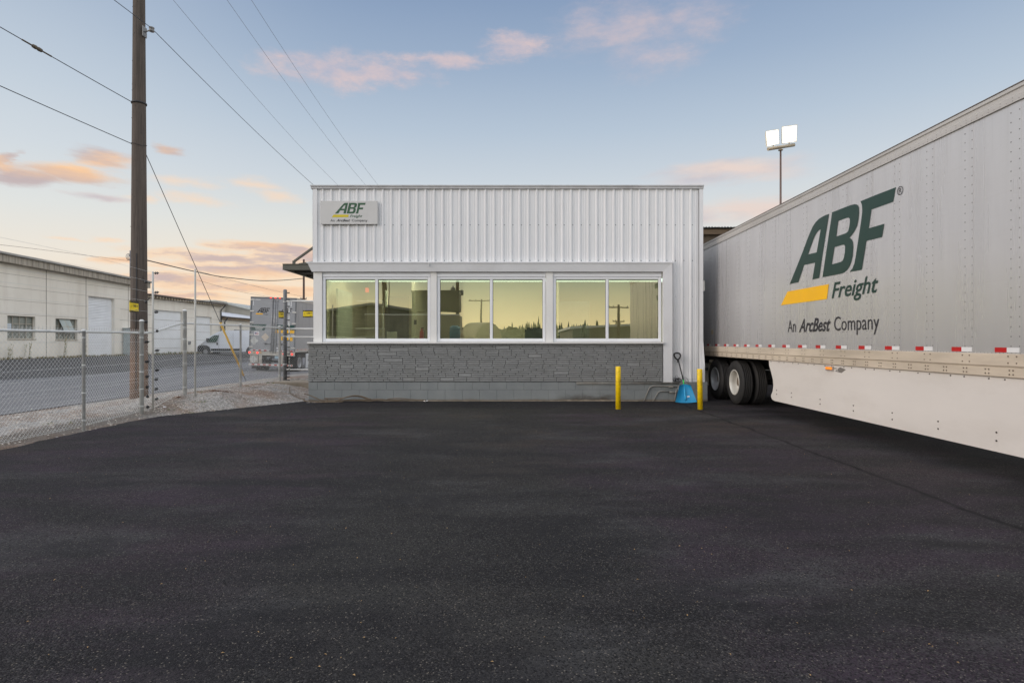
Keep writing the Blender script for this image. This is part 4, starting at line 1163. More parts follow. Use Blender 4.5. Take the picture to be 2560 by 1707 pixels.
for a in (5.6,): # front support and the yard tractor hidden beyond are left to landing legs
    mb = MB(); mb.box(.5, .62, 7.2, 7.35, .0, 1.1); mb.build('landing_leg', dark_steel, T2); mb = MB(); mb.box(1.9, 2.02, 7.2, 7.35, .0, 1.1); mb.build('landing_leg', dark_steel, T2)
T2.rotation_euler = (0, math.radians(2.0), 0)

# ============================================================ VAN
VN = thing('delivery_van', (-28.46, 53.0, .21), 'white panel van parked nose to the left in front of the cream warehouse doors', 'van')
VN['_o'] = (0, 0, 0)
vp = [(.02, .34), (0, .48), (.01, .80), (.10, .93), (.18, .98), (.41, 1.13), (.6, 1.27), (.93, 1.56), (1.17, 1.77), (1.40, 1.92), (1.66, 2.06), (1.87, 2.16), (2.1, 2.23), (2.6, 2.27), (5.2, 2.28), (5.80, 2.25), (5.95, 2.12), (5.98, 1.0), (5.98, .34)]
vanw = M('van_white_paint', (.84, .87, .92), .35, var=.04, vs=2)
mb = MB()
def vfn(u, v, d): return Vector((u, d*(1-.11*max(0, (v-1.2)/1.1)**1.3)*(1-.10*max(0, 1-u/.7)**2), v))
mb.prism(vp, vfn, -1.0, 1.0); mb.build('body', vanw, VN)
vblk = M('van_black_trim', (.025, .026, .03), .6)
mb = MB()
mb.prism([(-.01, .30), (-.02, .55), (.0, .80), (.16, .93), (.45, .95), (.80, .92), (1.02, .78), (1.12, .58), (1.15, .34)], lambda u, v, d: Vector((u, d, v)), -1.012, -.85)
mb.box(1.22, 4.0, -1.016, -1.0, .42, .62)
mb.build('bumper', vblk, VN)
vg = M('van_glass', (.05, .10, .08), .08)
mb = MB(); wp = [((x-305)*.002354, (1400-y)*.002354) for x, y in ((645, 893), (732, 760), (805, 700), (880, 650), (960, 622), (1105, 622), (1103, 690), (1060, 830), (980, 893))]
mb.prism(wp, lambda u, v, d: vfn(u, v, d), -1.006, -.99); mb.build('window', vg, VN)
mb = MB(); mb.add([vfn(.66, 1.31, -.8)+Vector((-.01, 0, .01)), vfn(.66, 1.31, .8)+Vector((-.01, 0, .01)), vfn(1.62, 2.03, .8)+Vector((-.01, 0, .012)), vfn(1.62, 2.03, -.8)+Vector((-.01, 0, .012))], [(0, 1, 2, 3)]); mb.build('windscreen', vg, VN)
mb = MB(); mb.bbox(.86, 1.02, -1.2, -1.02, 1.28, 1.56, .02); mb.build('mirror', vblk, VN)
mb = MB(); mb.box(1.70, 1.83, -1.012, -1.0, .96, 1.16); mb.build('door_handle', vblk, VN)
mb = MB(); mb.prism([(.25, 1.02), (.55, 1.22), (.60, 1.16), (.32, .95)], lambda u, v, d: Vector((u, d, v)), -.97, -.9); mb.build('headlamp', M('van_headlamp', (.5, .45, .42), .2), VN)
mb = MB(); mb.box(1.915, 1.925, -1.004, -.99, .5, 2.0); mb.box(3.2, 3.21, -1.004, -.99, .5, 2.1); mb.build('door_seam', grey_steel, VN)
for wx in (.73, 4.80):
    for s in (-1, 1):
        W = sub('wheel', VN)
        mb = MB(); mb.lathe([(.20, 0), (.32, 0), (.345, .02), (.345, .2), (.3, .22)], (wx, s*1.03 if s < 0 else .83, .345), 'y', 24); mb.build('tyre', rubber, W)
        mb = MB(); mb.lathe([(.205, -.004), (.18, .02), (.05, .01), (0, 0)], (wx, s*1.03 if s < 0 else 1.04, .345), 'y', 16); mb.build('rim', M('van_rim', (.35, .35, .36), .4, .5), W)
if True:
    mb = MB(); mb.lathe([(.42, 0), (0, -.001)], (4.80, -1.004, .40), 'y', 24); mb.build('wheel_arch', vblk, VN)

# ============================================================ FENCE
FP = [(-6.95, 1.5), (-7.21, 9.59), (-7.50, 11.57), (-7.60, 13.27), (-7.25, 15.28), (-7.18, 18.05)]
def along(pts, s):
    for i in range(len(pts)-1):
        a, b_ = Vector(pts[i]), Vector(pts[i+1]); L = (b_-a).length
        if s <= L or i == len(pts)-2: return a+(b_-a)*(s/L)
        s -= L
def plen(pts): return sum((Vector(pts[i+1])-Vector(pts[i])).length for i in range(len(pts)-1))
def ground_z(x, y): return max(grav(x, y), 0) if x < lot_edge(y)+.03 else 0.0
def fb(x, y): return base_h(x, y)
FH = 1.63
FN = thing('chain_link_fence', (-7.4, 10, 0), 'galvanised chain link fence between the black yard and the street', 'fence')
def mesh_fabric(mb, pts, H, p=.076, r=.0022, z0=.03, basef=None):
    L = plen(pts); basef = basef or (lambda x, y: fb(x, y))
    def P(s, h, off):
        q = along(pts, max(0, min(L, s))); return Vector((q[0]+off, q[1], basef(q[0], q[1])+z0+h))
    nb = int((L+H)/p)+2
    for fam in (0, 1):
        for k in range(nb):
            # line s = k*p - H + h  (fam 0) or s = k*p - h (fam 1)
            if fam == 0: s0 = k*p-H; seg = [(s0, 0), (s0+H, H)]
            else: s0 = k*p; seg = [(s0, 0), (s0-H, H)]
            (sa, ha), (sb, hb) = seg
            t0, t1 = 0.0, 1.0
            if fam == 0:
                if sa < 0: t0 = -sa/H
                if sb > L: t1 = (L-sa)/H
            else:
                if sa > L: t0 = (sa-L)/H
                if sb < 0: t1 = sa/H
            if t1-t0 < .01: continue
            m_ = max(2, int((t1-t0)*5)+1)
            pl = []
            for i in range(m_):
                t = t0+(t1-t0)*i/(m_-1); pl.append(P(sa+(sb-sa)*t, ha+(hb-ha)*t, .0022 if fam else -.0022))
            mb.tube(pl, r, 3, False)
    k = 0
    while k*p < L:      # twisted barbs above the rail
        a = P(k*p, H, 0); 
        mb.tube([a, a+Vector((0, .010, .03)), a+Vector((0, -.004, .05))], r*1.1, 3, False)
        mb.tube([a, a+Vector((0, -.012, .035))], r*1.1, 3, False); k += 1
mb = MB(); mesh_fabric(mb, FP, FH, r=.00165); mb.build('wire_mesh', galv_wire, FN)
mb = MB()
def railpts(pts, h, st=.5):
    L = plen(pts); n_ = int(L/st); out = []
    for i in range(n_+1):
        q = along(pts, L*i/n_); out.append((q[0]+.0, q[1], fb(q[0], q[1])+h))
    return out
mb.tube(railpts(FP, FH+.0, .35), .021, 10); mb.build('top_rail', galv, FN)
mb = MB(); mb.tube(railpts(FP, .05, .35), .003, 5, False); mb.build('tension_wire', galv_wire, FN)
def fpost(x, y, r, h, ties=5, cap=True, par=FN, mat=galv):
    z = fb(x, y); mb = MB()
    prof = [(r, z-.2), (r, z+h-.02)]+([(r+.006, z+h-.02), (r+.006, z+h), (r*.6, z+h+.02), (0, z+h+.025)] if cap else [(0, z+h-.02)])
    mb.lathe(prof, (x, y, 0), 'z', 18)
    for i in range(ties):
        zz = z+.15+i*(FH-.25)/(max(1, ties-1))
        mb.lathe([(r+.001, zz), (r+.003, zz+.002), (r+.003, zz+.012), (r+.001, zz+.014)], (x, y, 0), 'z', 14)
    return mb.build('post', mat, par)
fpost(-7.18+.03, 9.59, .025, FH+.03, 4); fpost(-7.46, 11.57, .040, 1.88, 5); fpost(-7.56, 13.27, .043, 1.93, 6); fpost(-7.22, 15.28, .025, FH+.03, 4); fpost(-7.20, 17.8, .032, 1.68, 4)
for yq in (2.4, 4.8, 7.2): fpost(along(FP, yq-1.5)[0]+.03, yq, .028, FH+.03, 4)
# blue tie at the foot of the near post
# gate across to the building
GT = thing('swing_gate', (-6.0, 18.05, .3), 'tall chain link gate with steel rails between the thick post and the building', 'gate')
mb = MB()
for z in (2.75, 1.88, 1.625, .60): mb.tube([(-7.08, 18.05, z), (-4.0, 18.05, z)], .02 if z != 1.88 else .026, 8)
for x in (-7.0, -4.05): mb.tube([(x, 18.05, .55), (x, 18.05, 2.77)], .022, 8)
mb.build('frame', galv, GT)
GP = [(-6.98, 18.06), (-4.05, 18.06)]
def gate_fabric():
    mb = MB(); L = 2.93; H = 1.5; p = .076
    for k in range(int((L+H)/p)+2):
        for fam in (0, 1):
            s0 = k*p-H if fam == 0 else k*p
            sa, sb = (s0, s0+H) if fam == 0 else (s0, s0-H)
            t0 = max(0, -sa/H) if fam == 0 else max(0, (sa-L)/H); t1 = min(1, (L-sa)/H) if fam == 0 else min(1, sa/H)
            if t1-t0 < .01: continue
            q = lambda t: Vector((-6.98+sa+(sb-sa)*t, 18.05+(.002 if fam else -.002), .36+H*t))
            mb.tube([q(t0), q(t1)], .0022, 3, False)
    mb.build('wire_mesh', galv_wire, GT)
gate_fabric()
# electric fence
EF = thing('electric_fence', (-7.3, 12, 0), 'electric security fence of many thin wires with black insulators above the chain link', 'electric fence')
EP = [(-6.80, 1.5), (-7.05, 9.6), (-7.40, 11.6), (-7.42, 11.95), (-7.17, 13.0), (-7.08, 18.0)]
def epost(x, y, r, top, mat, name='post'):
    z = fb(x, y); mb = MB(); mb.lathe([(r, z-.2), (r, top-r*.5), (r*.7, top-r*.1), (0, top)], (x, y, 0), 'z', 14)
    return mb.build(name, mat, EF)
ecol = M('fibreglass_post', (.52, .52, .49), .55, .1, .1, 6, dirt=(.3, .29, .26))
epost(-7.44, 11.90, .020, 2.93, ecol); epost(-7.17, 13.0, .020, 3.12, ecol)
epost(-7.15, 18.1, .058, 3.12, grey_steel)
for yq in (6.5,): epost(-6.97, yq, .02, 2.9, ecol)
ZW = [2.907, 2.714, 2.495, 2.302, 2.09, 1.886, 1.68, 1.47, 1.284, 1.06, .90, .755, .69, .54, .495, .30, .27, .12]
mb = MB()
for z in ZW:
    pts = []
    for (x, y), zz in zip(EP, (z-.02, z, z, z, z+.10, z+.12)):
        pts.append((x, y, zz))
    mb.tube(pts, .0017, 4, False)
mb.build('wire', galv_wire, EF)
def insul(p, big=True, ax=0):
    mb = MB(); r = .028 if big else .018
    d = Vector((math.cos(ax), math.sin(ax), .15)).normalized()
    pr = [(.008, -.05), (.014, -.03), (r, -.022), (r, -.008), (.012, -.004), (.012, .004), (r, .008), (r, .022), (.014, .03), (.008, .05)]
    tmp = MB(); tmp.lathe(pr, (0, 0, 0), 'x', 12)
    rot = Vector((1, 0, 0)).rotation_difference(d).to_matrix().to_4x4()
    tmp.v = [Vector(p)+(rot @ v) for v in tmp.v]
    tmp.build('insulator', black_pl, EF)
rr = random.Random(4)
for sy in (682.7, 731, 780, 827.5, 876, 925, 948, 972, 997, 1020): insul(PX(391+rr.uniform(-1, 4)*(sy-680)/300, sy, 12.15), True, rr.uniform(.4, 2.6) if sy < 940 else 1.5)
for sy in (704.7, 754.6, 804.5, 854.7, 904, 941, 967, 991, 1017): insul(PX(364+(sy-700)/60, sy, 11.62), True, rr.uniform(.3, 2.6))
for i in range(20): 
    sy = 732+i*11.8 if i > 8 else 732+i*17
    if i > 8: sy = 732+8*17+(i-8)*8.2
    mb = MB(); p = PX(720.5, sy, 18.0); mb.box(p.x-.03, p.x+.02, 17.97, 18.03, p.z-.012, p.z+.012); mb.lathe([(.02, 0), (.02, .02), (.008, .03)], (p.x+.03, 18.0, p.z-.01), 'z', 8); mb.build('insulator', black_pl, EF)
mb = MB()
for z in (.75, 1.63, 2.72): mb.lathe([(.060, z), (.062, z+.004), (.062, z+.018), (.060, z+.022)], (-7.15, 18.1, 0), 'z', 14)
mb.build('clamp', galv, EF)
# warning signs hung on the wires
def warn_sign(label, fn, w, h):
    o = fn(0, 0)
    T = thing('warning_sign', tuple(o), label, 'warning sign', 'yellow voltage warning signs on the electric fence')
    mb = MB()
    def bx(u0, u1, v0, v1, d0, d1, mat_k=0):
        mb.k = mat_k
        c = [fn(u, v, d) for d in (d0, d1) for (u, v) in ((u0, v0), (u1, v0), (u1, v1), (u0, v1))]
        mb.add(c, [(0, 1, 2, 3), (7, 6, 5, 4), (0, 4, 5, 1), (1, 5, 6, 2), (2, 6, 7, 3), (3, 7, 4, 0)])
    bx(0, w, 0, h, 0, .003, 0); mb.build('panel', warn, T)
    mb = MB()
    for v0, v1 in ((h*.83, h*1.0), (0, h*.16)):
        def strip(a, b_, c_, d_): 
            mb.add([fn(a, c_, -.0012), fn(b_, c_, -.0012), fn(b_, d_, -.0012), fn(a, d_, -.0012)], [(0, 1, 2, 3)])
        strip(0, w, v0, v0+.010); strip(0, w, v1-.010, v1); strip(0, .035, v0+.010, v1-.010); strip(w-.035, w, v0+.010, v1-.010)
        x = .05; rr = random.Random(int(v0*1000))
        while x < w-.05:
            L = rr.uniform(.012, .022); strip(x, x+L, v0+.010, v1-.010); x += L+.003
    mb.build('border', black_pl, T)
    mb = MB(); put_text(mb, '7,000 V', w*.36, w*.95, h*.50, h*.20, lambda u, v: fn(u, v, -.0014), .03)
    mb.add([fn(w*.12, h*.35, -.0014), fn(w*.2, h*.5, -.0014), fn(w*.17, h*.5, -.0014), fn(w*.24, h*.7, -.0014), fn(w*.14, h*.47, -.0014), fn(w*.17, h*.47, -.0014)], [(0, 1, 2), (3, 4, 5), (2, 5, 4)])
    mb.add([fn(w*.68, h*.22, -.0014), fn(w*.92, h*.22, -.0014), fn(w*.92, h*.27, -.0014), fn(w*.68, h*.27, -.0014)], [(0, 1, 2, 3)])
    mb.build('lettering', ink, T)
warn_sign('yellow voltage warning sign beside the big wooden pole', lambda u, v, d=0: Vector((-7.36-d-.12*u, 11.05+u, 2.045+v-.02*u)), .33, .225)
warn_sign('yellow voltage warning sign half hidden behind the thick grey post', lambda u, v, d=0: Vector((-7.13-d+.13*u, 17.55+u, 2.19+v)), .30, .225)
warn_sign('yellow voltage warning sign on the gate wires next to the office corner', lambda u, v, d=0: Vector((-6.54+u, 17.98+d, 2.23+v)), .30, .225)
# ============================================================ UTILITY POLE AND WIRES
UP = thing('utility_pole', (-9.09, 14.0, .06), 'big weathered wooden utility pole standing behind the chain link fence', 'utility pole')
mb = MB(); 
segs = 24; pts = []
hz_ = [.0, .6, 1.5, 3, 5, 7, 9, 10.5, 12.3]
mb.lathe([(lerp(.195, .125, min(1, z/10.2))*(1+.01*math.sin(z*3)), z) for z in hz_]+[(0, 12.32)], (-9.09, 14.0, 0), 'z', 28)
mb.k = 1
rr = random.Random(8)
for i in range(46):
    a = rr.uniform(-2.6, -.5); z = rr.uniform(1, 10.5); r = lerp(.195, .125, z/10.2)+.001
    mb.box(-9.09+math.cos(a)*r-.006, -9.09+math.cos(a)*r+.006, 14+math.sin(a)*r-.006, 14+math.sin(a)*r+.006, z-.008, z+.008)
mb.build('post', [wood, dark_steel], UP)
mb = MB(); mb.tube([(-9.03, 13.82, 3.6), (-9.045, 13.815, 1.9), (-9.04, 13.81, .3)], .010, 6); mb.build('ground_wire', black_pl, UP)
mb = MB(); mb.box(-8.95, -8.93, 13.9, 14.05, 8.88, 9.12); mb.tube([(-8.94, 13.98, 9.0), (-8.72, 13.9, 9.02)], .016, 8); mb.lathe([(.03, -.06), (.06, -.05), (.06, -.02), (.035, 0), (.06, .02), (.06, .05), (.03, .06)], (-8.72, 13.9, 9.02), 'z', 12); mb.build('insulator', M('insulator_grey', (.20, .20, .20), .4), UP)
mb = MB(); mb.box(-10.2, -7.2, 13.85, 13.97, 11.35, 11.47); mb.build('crossarm', wood, UP)
for x in (-9.75, -8.2, -7.5):
    mb = MB(); mb.lathe([(.02, 11.47), (.05, 11.5), (.05, 11.56), (.03, 11.6), (.045, 11.63), (0, 11.66)], (x, 13.9, 0), 'z', 10); mb.build('insulator', M('insulator_grey', (0, 0, 0)), UP)
mb = MB(); mb.tube([(-9.09+.16*math.cos(a), 14+.16*math.sin(a), 6.25+.03*math.sin(a*2)) for a in [2*PI*i/16 for i in range(17)]], .006, 5)
mb.tube([(-9.0+.05*math.sin(a)*1.0+.08, 13.84, 6.35+.22*math.cos(a)) for a in [PI*i/10 for i in range(11)]], .004, 5)
mb.lathe([(.166, 7.25), (.172, 7.27), (.166, 7.29)], (-9.09, 14, 0), 'z', 16)
mb.build('wire_clamp', dark_steel, UP)
wm = M('wire_dark', (.05, .055, .065), .5, .2)
def wire(pts, r, label, name='power_line', cat='power line', group=None, mat=None):
    mb = MB(); mb.tube(pts, r, 5); o = mb.build(name, mat or wm, None, tuple(pts[0])); tag(o, label, cat, group); return o
def cat3(a, b, sag, n=24):
    a, b = Vector(a), Vector(b); return [a.lerp(b, i/n)+Vector((0, 0, -4*sag*(i/n)*(1-i/n))) for i in range(n+1)]
GL = 'overhead lines running from the big pole over the office'
def thru(A, pA, pB, Yf, r, label):
    """line through pole point A that passes the two sight points and runs on over the roof"""
    wire(cat3(A, (A[0]+.0, Yf, A[2]), 1.0), r, label, group=GL)
wire(cat3((-8.72, 13.9, 9.05), (-8.9, 50, 9.1), .78), .008, 'dark overhead line meeting the left upper corner of the office, lowest of the four', group=GL)
wire(cat3((-8.72, 13.9, 9.05), (-9.0, -26, 9.3), .75), .008, 'overhead line crossing the top left sky beside the pole head', group=GL)
for x, lb in ((-9.75, 'thin overhead line ending above the left half of the wall sign'), (-8.2, 'middle one of the three thin lines above the office'), (-7.5, 'thin overhead line furthest right above the office roof')):
    dz = .0
    wire(cat3((x, 13.9, 11.62), (x, 62, 12.3), 1.75), .0055, lb, group=GL, mat=M('wire_light', (.20, .21, .24), .5))
    wire(cat3((x, 13.9, 11.62), (x, -30, 11.9), 1.0), .0075, lb+'; yard side', group=GL)
# two span guys going out of the frame on the left
A = Vector((-9.2, 13.93, 7.27)); Bv = PX(0, 50, 11.0); D = (Bv-A); E = A+D*9
o = wire(cat3(A, E, .35, 40), .009, 'upper span wire at the left with a small brown strain insulator', 'span_wire', 'span wire')
D1 = PX(97, 115, 11.75)
mb = MB(); dd = (Bv-A).normalized(); c = D1
q = min([A+D*t*.01*9 for t in range(0, 100)], key=lambda p: abs((p.x/p.y)-(97-1280)/F))
pts_ = cat3(A, E, .35, 200); q = min(pts_, key=lambda p: abs(p.x/p.y-(97-1280)/F)); i_ = pts_.index(q); dd = (pts_[i_+2]-pts_[i_-2]).normalized()
mb.tube([q-dd*.10, q-dd*.09, q-dd*.03, q, q+dd*.03, q+dd*.09, q+dd*.10], lambda t: (.015, .036, .042, .030, .042, .036, .015)[int(round(t*6))], 10)
for s in (-1, 1): mb.tube([q+dd*s*.1, q+dd*s*.30], .016, 6)
mb.v = [v for v in mb.v]
ins = MB(); ins.v = [v-Vector(pts_[0]) for v in mb.v]; ins.f = mb.f; ins.sm = mb.sm; ins.mi = mb.mi
io = ins.build('strain_insulator', M('insulator_brown', (.10, .08, .055), .5), None); io.parent = o
A = Vector((-9.22, 13.93, 6.27)); Bv = PX(0, 197, 11.0); E = A+(Bv-A)*9
wire(cat3(A, E, .35, 40), .009, 'lower span wire at the left without any insulator', 'span_wire', 'span wire')
# guy wire with yellow guard
a, b_ = Vector((-8.95, 14.05, 6.05)), Vector((-9.30, 20.1, .08))
GW = wire([a, b_], .009, 'guy wire slanting from the pole down to the gravel, with a yellow guard', 'guy_wire', 'guy wire')
g0, g1 = a.lerp(b_, .668)-a, a.lerp(b_, .962)-a
gm = MB(); gm.tube([g0, g1], .032, 10); go = gm.build('guy_guard', M('guard_yellow', (.85, .50, .02), .5, var=.2, vs=5, dirt=(.3, .16, .03))); go.parent = GW
gm = MB(); gm.tube([g1, b_-a], .012, 6); go = gm.build('anchor_rod', dark_steel); go.parent = GW
# thick bundled cable sagging to a far pole, thin lines behind
pts = []
for i in range(25):
    t = i/24; sx = lerp(322, 759, t)
    # measured: (366,650) (455,672) (543,691) (643,702) (700,701) (759,696)
    tab = [(322, 640), (366, 650.5), (455, 672), (543, 691), (643, 702), (700, 701.5), (759, 696)]
    for k in range(len(tab)-1):
        if tab[k][0] <= sx <= tab[k+1][0]:
            sy = lerp(tab[k][1], tab[k+1][1], (sx-tab[k][0])/(tab[k+1][0]-tab[k][0])); break
    pts.append(PX(sx, sy, lerp(45, 80, t**1.3)))
pts = [pts[0]]+[(pts[i-1]+pts[i]*2+pts[i+1])/4 for i in range(1, 24)]+[pts[-1]]
wire(pts, .045, 'thick black bundled cable sagging from the warehouse mast to the far pole', 'bundled_cable', 'cable')
farw = M('far_wire', (.22, .17, .15), .6)
def pixwire(p, label, r=.016, g='thin far lines above the street trailer'):
    pts = [PX(*q) for q in p]; wire(smooth(pts, 5), r, label, 'power_line', 'power line', g, farw)
pixwire([(0, 612, 40), (110, 625, 46), (320, 652, 60)], 'thin far line rising above the roof of the cream warehouse', .014, 'thin far lines on the left')
pixwire([(492, 677, 60), (600, 706, 72), (700, 730, 82), (760, 742, 90)], 'thin far line slanting down above the street trailer, upper one')
pixwire([(492, 700, 60), (600, 729, 72), (680, 743, 80), (760, 750, 90)], 'thin far line slanting down above the street trailer, lower one')
brown_pole = M('dark_pole_wood', (.085, .055, .045), .9, var=.25)
def far_pole(x, y, ztop, r, arms, label, name='utility_pole', trafo=False, group=None):
    T = thing(name, (x, y, 0), label, 'utility pole', group)
    mb = MB(); mb.tube([(x, y, -.3), (x, y, ztop)], r*1.15, 10, True, r*.85); mb.build('post', brown_pole, T)
    for z, w in arms:
        mb = MB(); mb.box(x-w, x+w, y-.06-r, y-r, z-.06, z+.06); mb.build('crossarm', brown_pole, T)
        for q in (-.9, -.45, .9):
            mb = MB(); mb.lathe([(.04, z+.06), (.06, z+.12), (.03, z+.2), (0, z+.25)], (x+q*w, y-r-.03, 0), 'z', 8); mb.build('insulator', M('insulator_grey', (0, 0, 0)), T)
    if trafo:
        mb = MB(); mb.lathe([(.22, trafo), (.24, trafo+.05), (.24, trafo+.75), (.2, trafo+.85), (.05, trafo+.9), (.05, trafo+1.05), (0, trafo+1.08)], (x-.45, y, 0), 'z', 14)
        mb.lathe([(.16, trafo+.1), (.18, trafo+.15), (.18, trafo+.6), (0, trafo+.65)], (x+.42, y, 0), 'z', 12); mb.build('transformer', M('transformer_grey', (.14, .15, .15), .5), T)
    return T
far_pole(-29.0, 80, 12.9, .15, [(11.9, .5), (7.4, .45)], 'far slim dark pole rising behind the street trailer under the canopy')
far_pole(-31.0, 90, 9.0, .16, [], 'short dark far pole beside the office corner above the trailer roof')

# ============================================================ WAREHOUSES ON THE LEFT
XW = -30.0
def wrect(mb, y0, y1, z0, z1, x=XW, t=.25): mb.box(x-t, x, y0, y1, z0, z1)
WA = thing('warehouse', (-35, 36, .4), 'tall cream panel warehouse with two barred windows and a roller door at the left', 'warehouse')
ze = lambda y: 6.62-.022*(y-33.66)
mb = MB()
ya, yb = 14.0, 46.6
holes = [(34.15, 36.15, 1.64, 3.03), (37.75, 39.65, 1.60, 3.0), (40.6, 43.9, .3, 4.69)]
cuts = [ya]+[c for h in holes for c in (h[0], h[1])]+[yb]
for i in range(len(cuts)-1):
    a, b_ = cuts[i], cuts[i+1]
    hole = [h for h in holes if abs(h[0]-a) < 1e-6]
    zt = 6.35
    if hole:
        h = hole[0]; wrect(mb, a, b_, -.2, h[2]) if h[2] > .35 else None; wrect(mb, a, b_, h[3], zt)
    else: wrect(mb, a, b_, -.2, zt)
mb.box(-60, XW-.25, yb-.25, yb, -.2, 6.35); mb.box(-60, XW-.25, ya, ya+.25, -.2, 6.35)
mb.k = 1
for z in (1.42, 2.2, 3.12, 3.95, 4.72, 5.5, 6.1):
    for a, b_ in ((ya, 34.1), (36.2, 37.7), (39.7, 40.55), (43.95, yb)) if z < 3.05 else ((ya, 40.55), (43.95, yb)) if z < 4.7 else ((ya, yb),): mb.box(XW-.001, XW+.006, a, b_, z-.008, z+.008)
for y in (19.0, 22.6, 26.2, 29.8, 33.4, 37.0, 40.45, 44.9):
    mb.box(XW-.001, XW+.008, y-.022, y+.022, .2 if y != 44.9 else .3, 6.3)
mb.build('wall', [cream, M('panel_joint', (.30, .27, .24), .9)], WA)
mb = MB()
n_ = 34
mb.prism([(ya-.3, 0), (yb+.35, 0), (yb+.35, 1), (ya-.3, 1)], lambda u, v, d: Vector((d, u, (ze(u)-.50)+v*.42)), XW+.02, XW+.45)
mb.k = 1
mb.prism([(ya-.4, 0), (yb+.5, 0), (yb+.5, 1), (ya-.4, 1)], lambda u, v, d: Vector((d, u, ze(u)-.07+v*.12)), -58, XW+.60)
mb.k = 2
y = ya
while y < yb+.3:
    z = ze(y); mb.box(XW+.451, XW+.462, y-.02, y+.02, z-.50, z-.08); y += .42
mb.build('roof', [M('fascia_cream', (.42, .38, .32), .8, var=.2, vs=2, dirt=(.15, .12, .09), dirt_amt=.7, stretch=(1, 3, .4)), M('roof_edge_metal', (.36, .35, .33), .6, .2, .2, 1), M('panel_joint', (0, 0, 0))], WA)
gdirty = M('dirty_window_glass', (.25, .27, .245), .25, var=.35, vs=1.5)
for wi, h in enumerate(holes[:2]):
    y0, y1, z0, z1 = h
    mb = MB(); x = XW-.16
    nb = 4
    for i in range(nb+1): yy_ = lerp(y0+.02, y1-.02, i/nb); mb.box(x-.02, x+.02, yy_-.014, yy_+.014, z0, z1)
    for i in range(4): zz = lerp(z0+.02, z1-.02, i/3); mb.box(x-.015, x+.015, y0, y1, zz-.018, zz+.018)
    w = mb.build('window', M('window_bar_cream', (.45, .41, .34), .7), WA)
    mb = MB(); mb.box(x-.06, x-.05, y0, y1, z0, z1)
    mb.build('pane', gdirty, w)
    mb = MB(); mb.box(XW+.001, XW+.05, y0-.02, y1+.02, z0-.06, z0); mb.build('sill', M('window_bar_cream', (0, 0, 0)), w)
    if wi == 0:
        mb = MB(); mb.box(x-.03, x+.03, y0+.03, y0+.42, z0+.5, z0+.92); mb.build('board', M('board_white', (.55, .62, .68), .6), w)
    else:
        mb = MB(); mb.add([(x+.05, y0+.4, z1-.05), (x+.05, y0+1.35, z1-.05), (x+.42, y0+1.42, z0+.45), (x+.42, y0+.5, z0+.45)], [(0, 1, 2, 3)]); 
        mb.k = 1; mb.add([(x+.06, y0+.85, z1-.05), (x+.06, y0+.89, z1-.05), (x+.435, y0+.96, z0+.45), (x+.435, y0+.92, z0+.45)], [(0, 1, 2, 3)]); mb.add([(x+.25, y0+.43, z1-.50), (x+.25, y0+1.4, z1-.50), (x+.265, y0+1.4, z1-.54), (x+.265, y0+.43, z1-.54)], [(0, 1, 2, 3)])
        mb.build('open_sash', [M('sash_pale', (.42, .47, .45), .5), M('window_bar_cream', (0, 0, 0))], w)
def roller(par, y0, y1, z0, z1, x, mat, step=.115):
    mb = MB(); z = z0
    while z < z1:
        zz = min(z1, z+step)
        mb.add([(x, y0, z), (x, y1, z), (x+.025, y1, z+step*.35), (x+.025, y0, z+step*.35), (x+.025, y0, z+step*.8), (x+.025, y1, z+step*.8), (x, y0, zz), (x, y1, zz)], [(0, 1, 2, 3), (3, 2, 5, 4), (4, 5, 7, 6)])
        z += step
    return mb.build('roller_door', mat, par)
rd = M('roller_white', (.80, .82, .85), .5, var=.08, vs=1)
roller(WA, 40.6, 43.9, .3, 4.69, XW-.24, rd)
mb = MB(); mb.box(XW-.24, XW+.002, 43.35, 43.9, .3, 4.69); mb.build('door_jamb', cream, WA)
mb = MB(); mb.box(XW-.24, XW-.001, 40.6, 40.68, .3, 4.69); mb.build('door_jamb', cream, WA)
mb = MB(); x = XW+.10
mb.tube([(x+.4, 46.3, 6.1), (x+.1, 45.9, 5.6), (x, 45.6, 5.3), (x, 45.6, .4)], .06, 8); mb.tube([(x, 45.85, 4.8), (x, 45.85, .4)], .05, 8); mb.build('downspout', M('pipe_grey', (.36, .38, .38), .5, .3), WA)
mb = MB(); mb.tube([(x+.5, 46.6, 5.0), (x+.3, 46.5, 4.7), (x+.05, 46.35, 4.4), (x+.05, 46.35, .4)], .045, 8); mb.build('downspout', M('pipe_dark', (.05, .05, .055), .6), WA)
mb = MB(); mb.tube([(x, 45.0, 6.2), (x, 45.0, 8.6)], .055, 8); mb.tube([(x, 45.7, 6.2), (x, 45.7, 8.5)], .055, 8)
for s in range(3): mb.tube([(x+.02, 44.75+s*.15+.28*math.sin(a), 8.05+.25*math.cos(a)) for a in [2*PI*i/12 for i in range(13)]], .02, 5)
mb.build('service_mast', M('mast_grey', (.20, .20, .21), .5, .3), WA)
CB = thing('utility_cabinet', (-29.4, 44.9, .42), 'pale grey utility cabinet standing against the cream warehouse by its downspout', 'cabinet')
mb = MB(); mb.box(-29.9, -29.2, 44.2, 45.4, .40, 2.45); mb.box(-29.95, -29.15, 44.15, 45.45, 2.46, 2.52); mb.build('housing', M('cabinet_pale', (.36, .42, .44), .5, var=.2), CB)
mb = MB(); mb.box(-29.2, -29.18, 44.3, 45.3, 1.45, 1.50); mb.box(-29.2, -29.18, 44.72, 44.75, .5, 2.4); mb.build('door', M('panel_joint', (0, 0, 0)), CB)

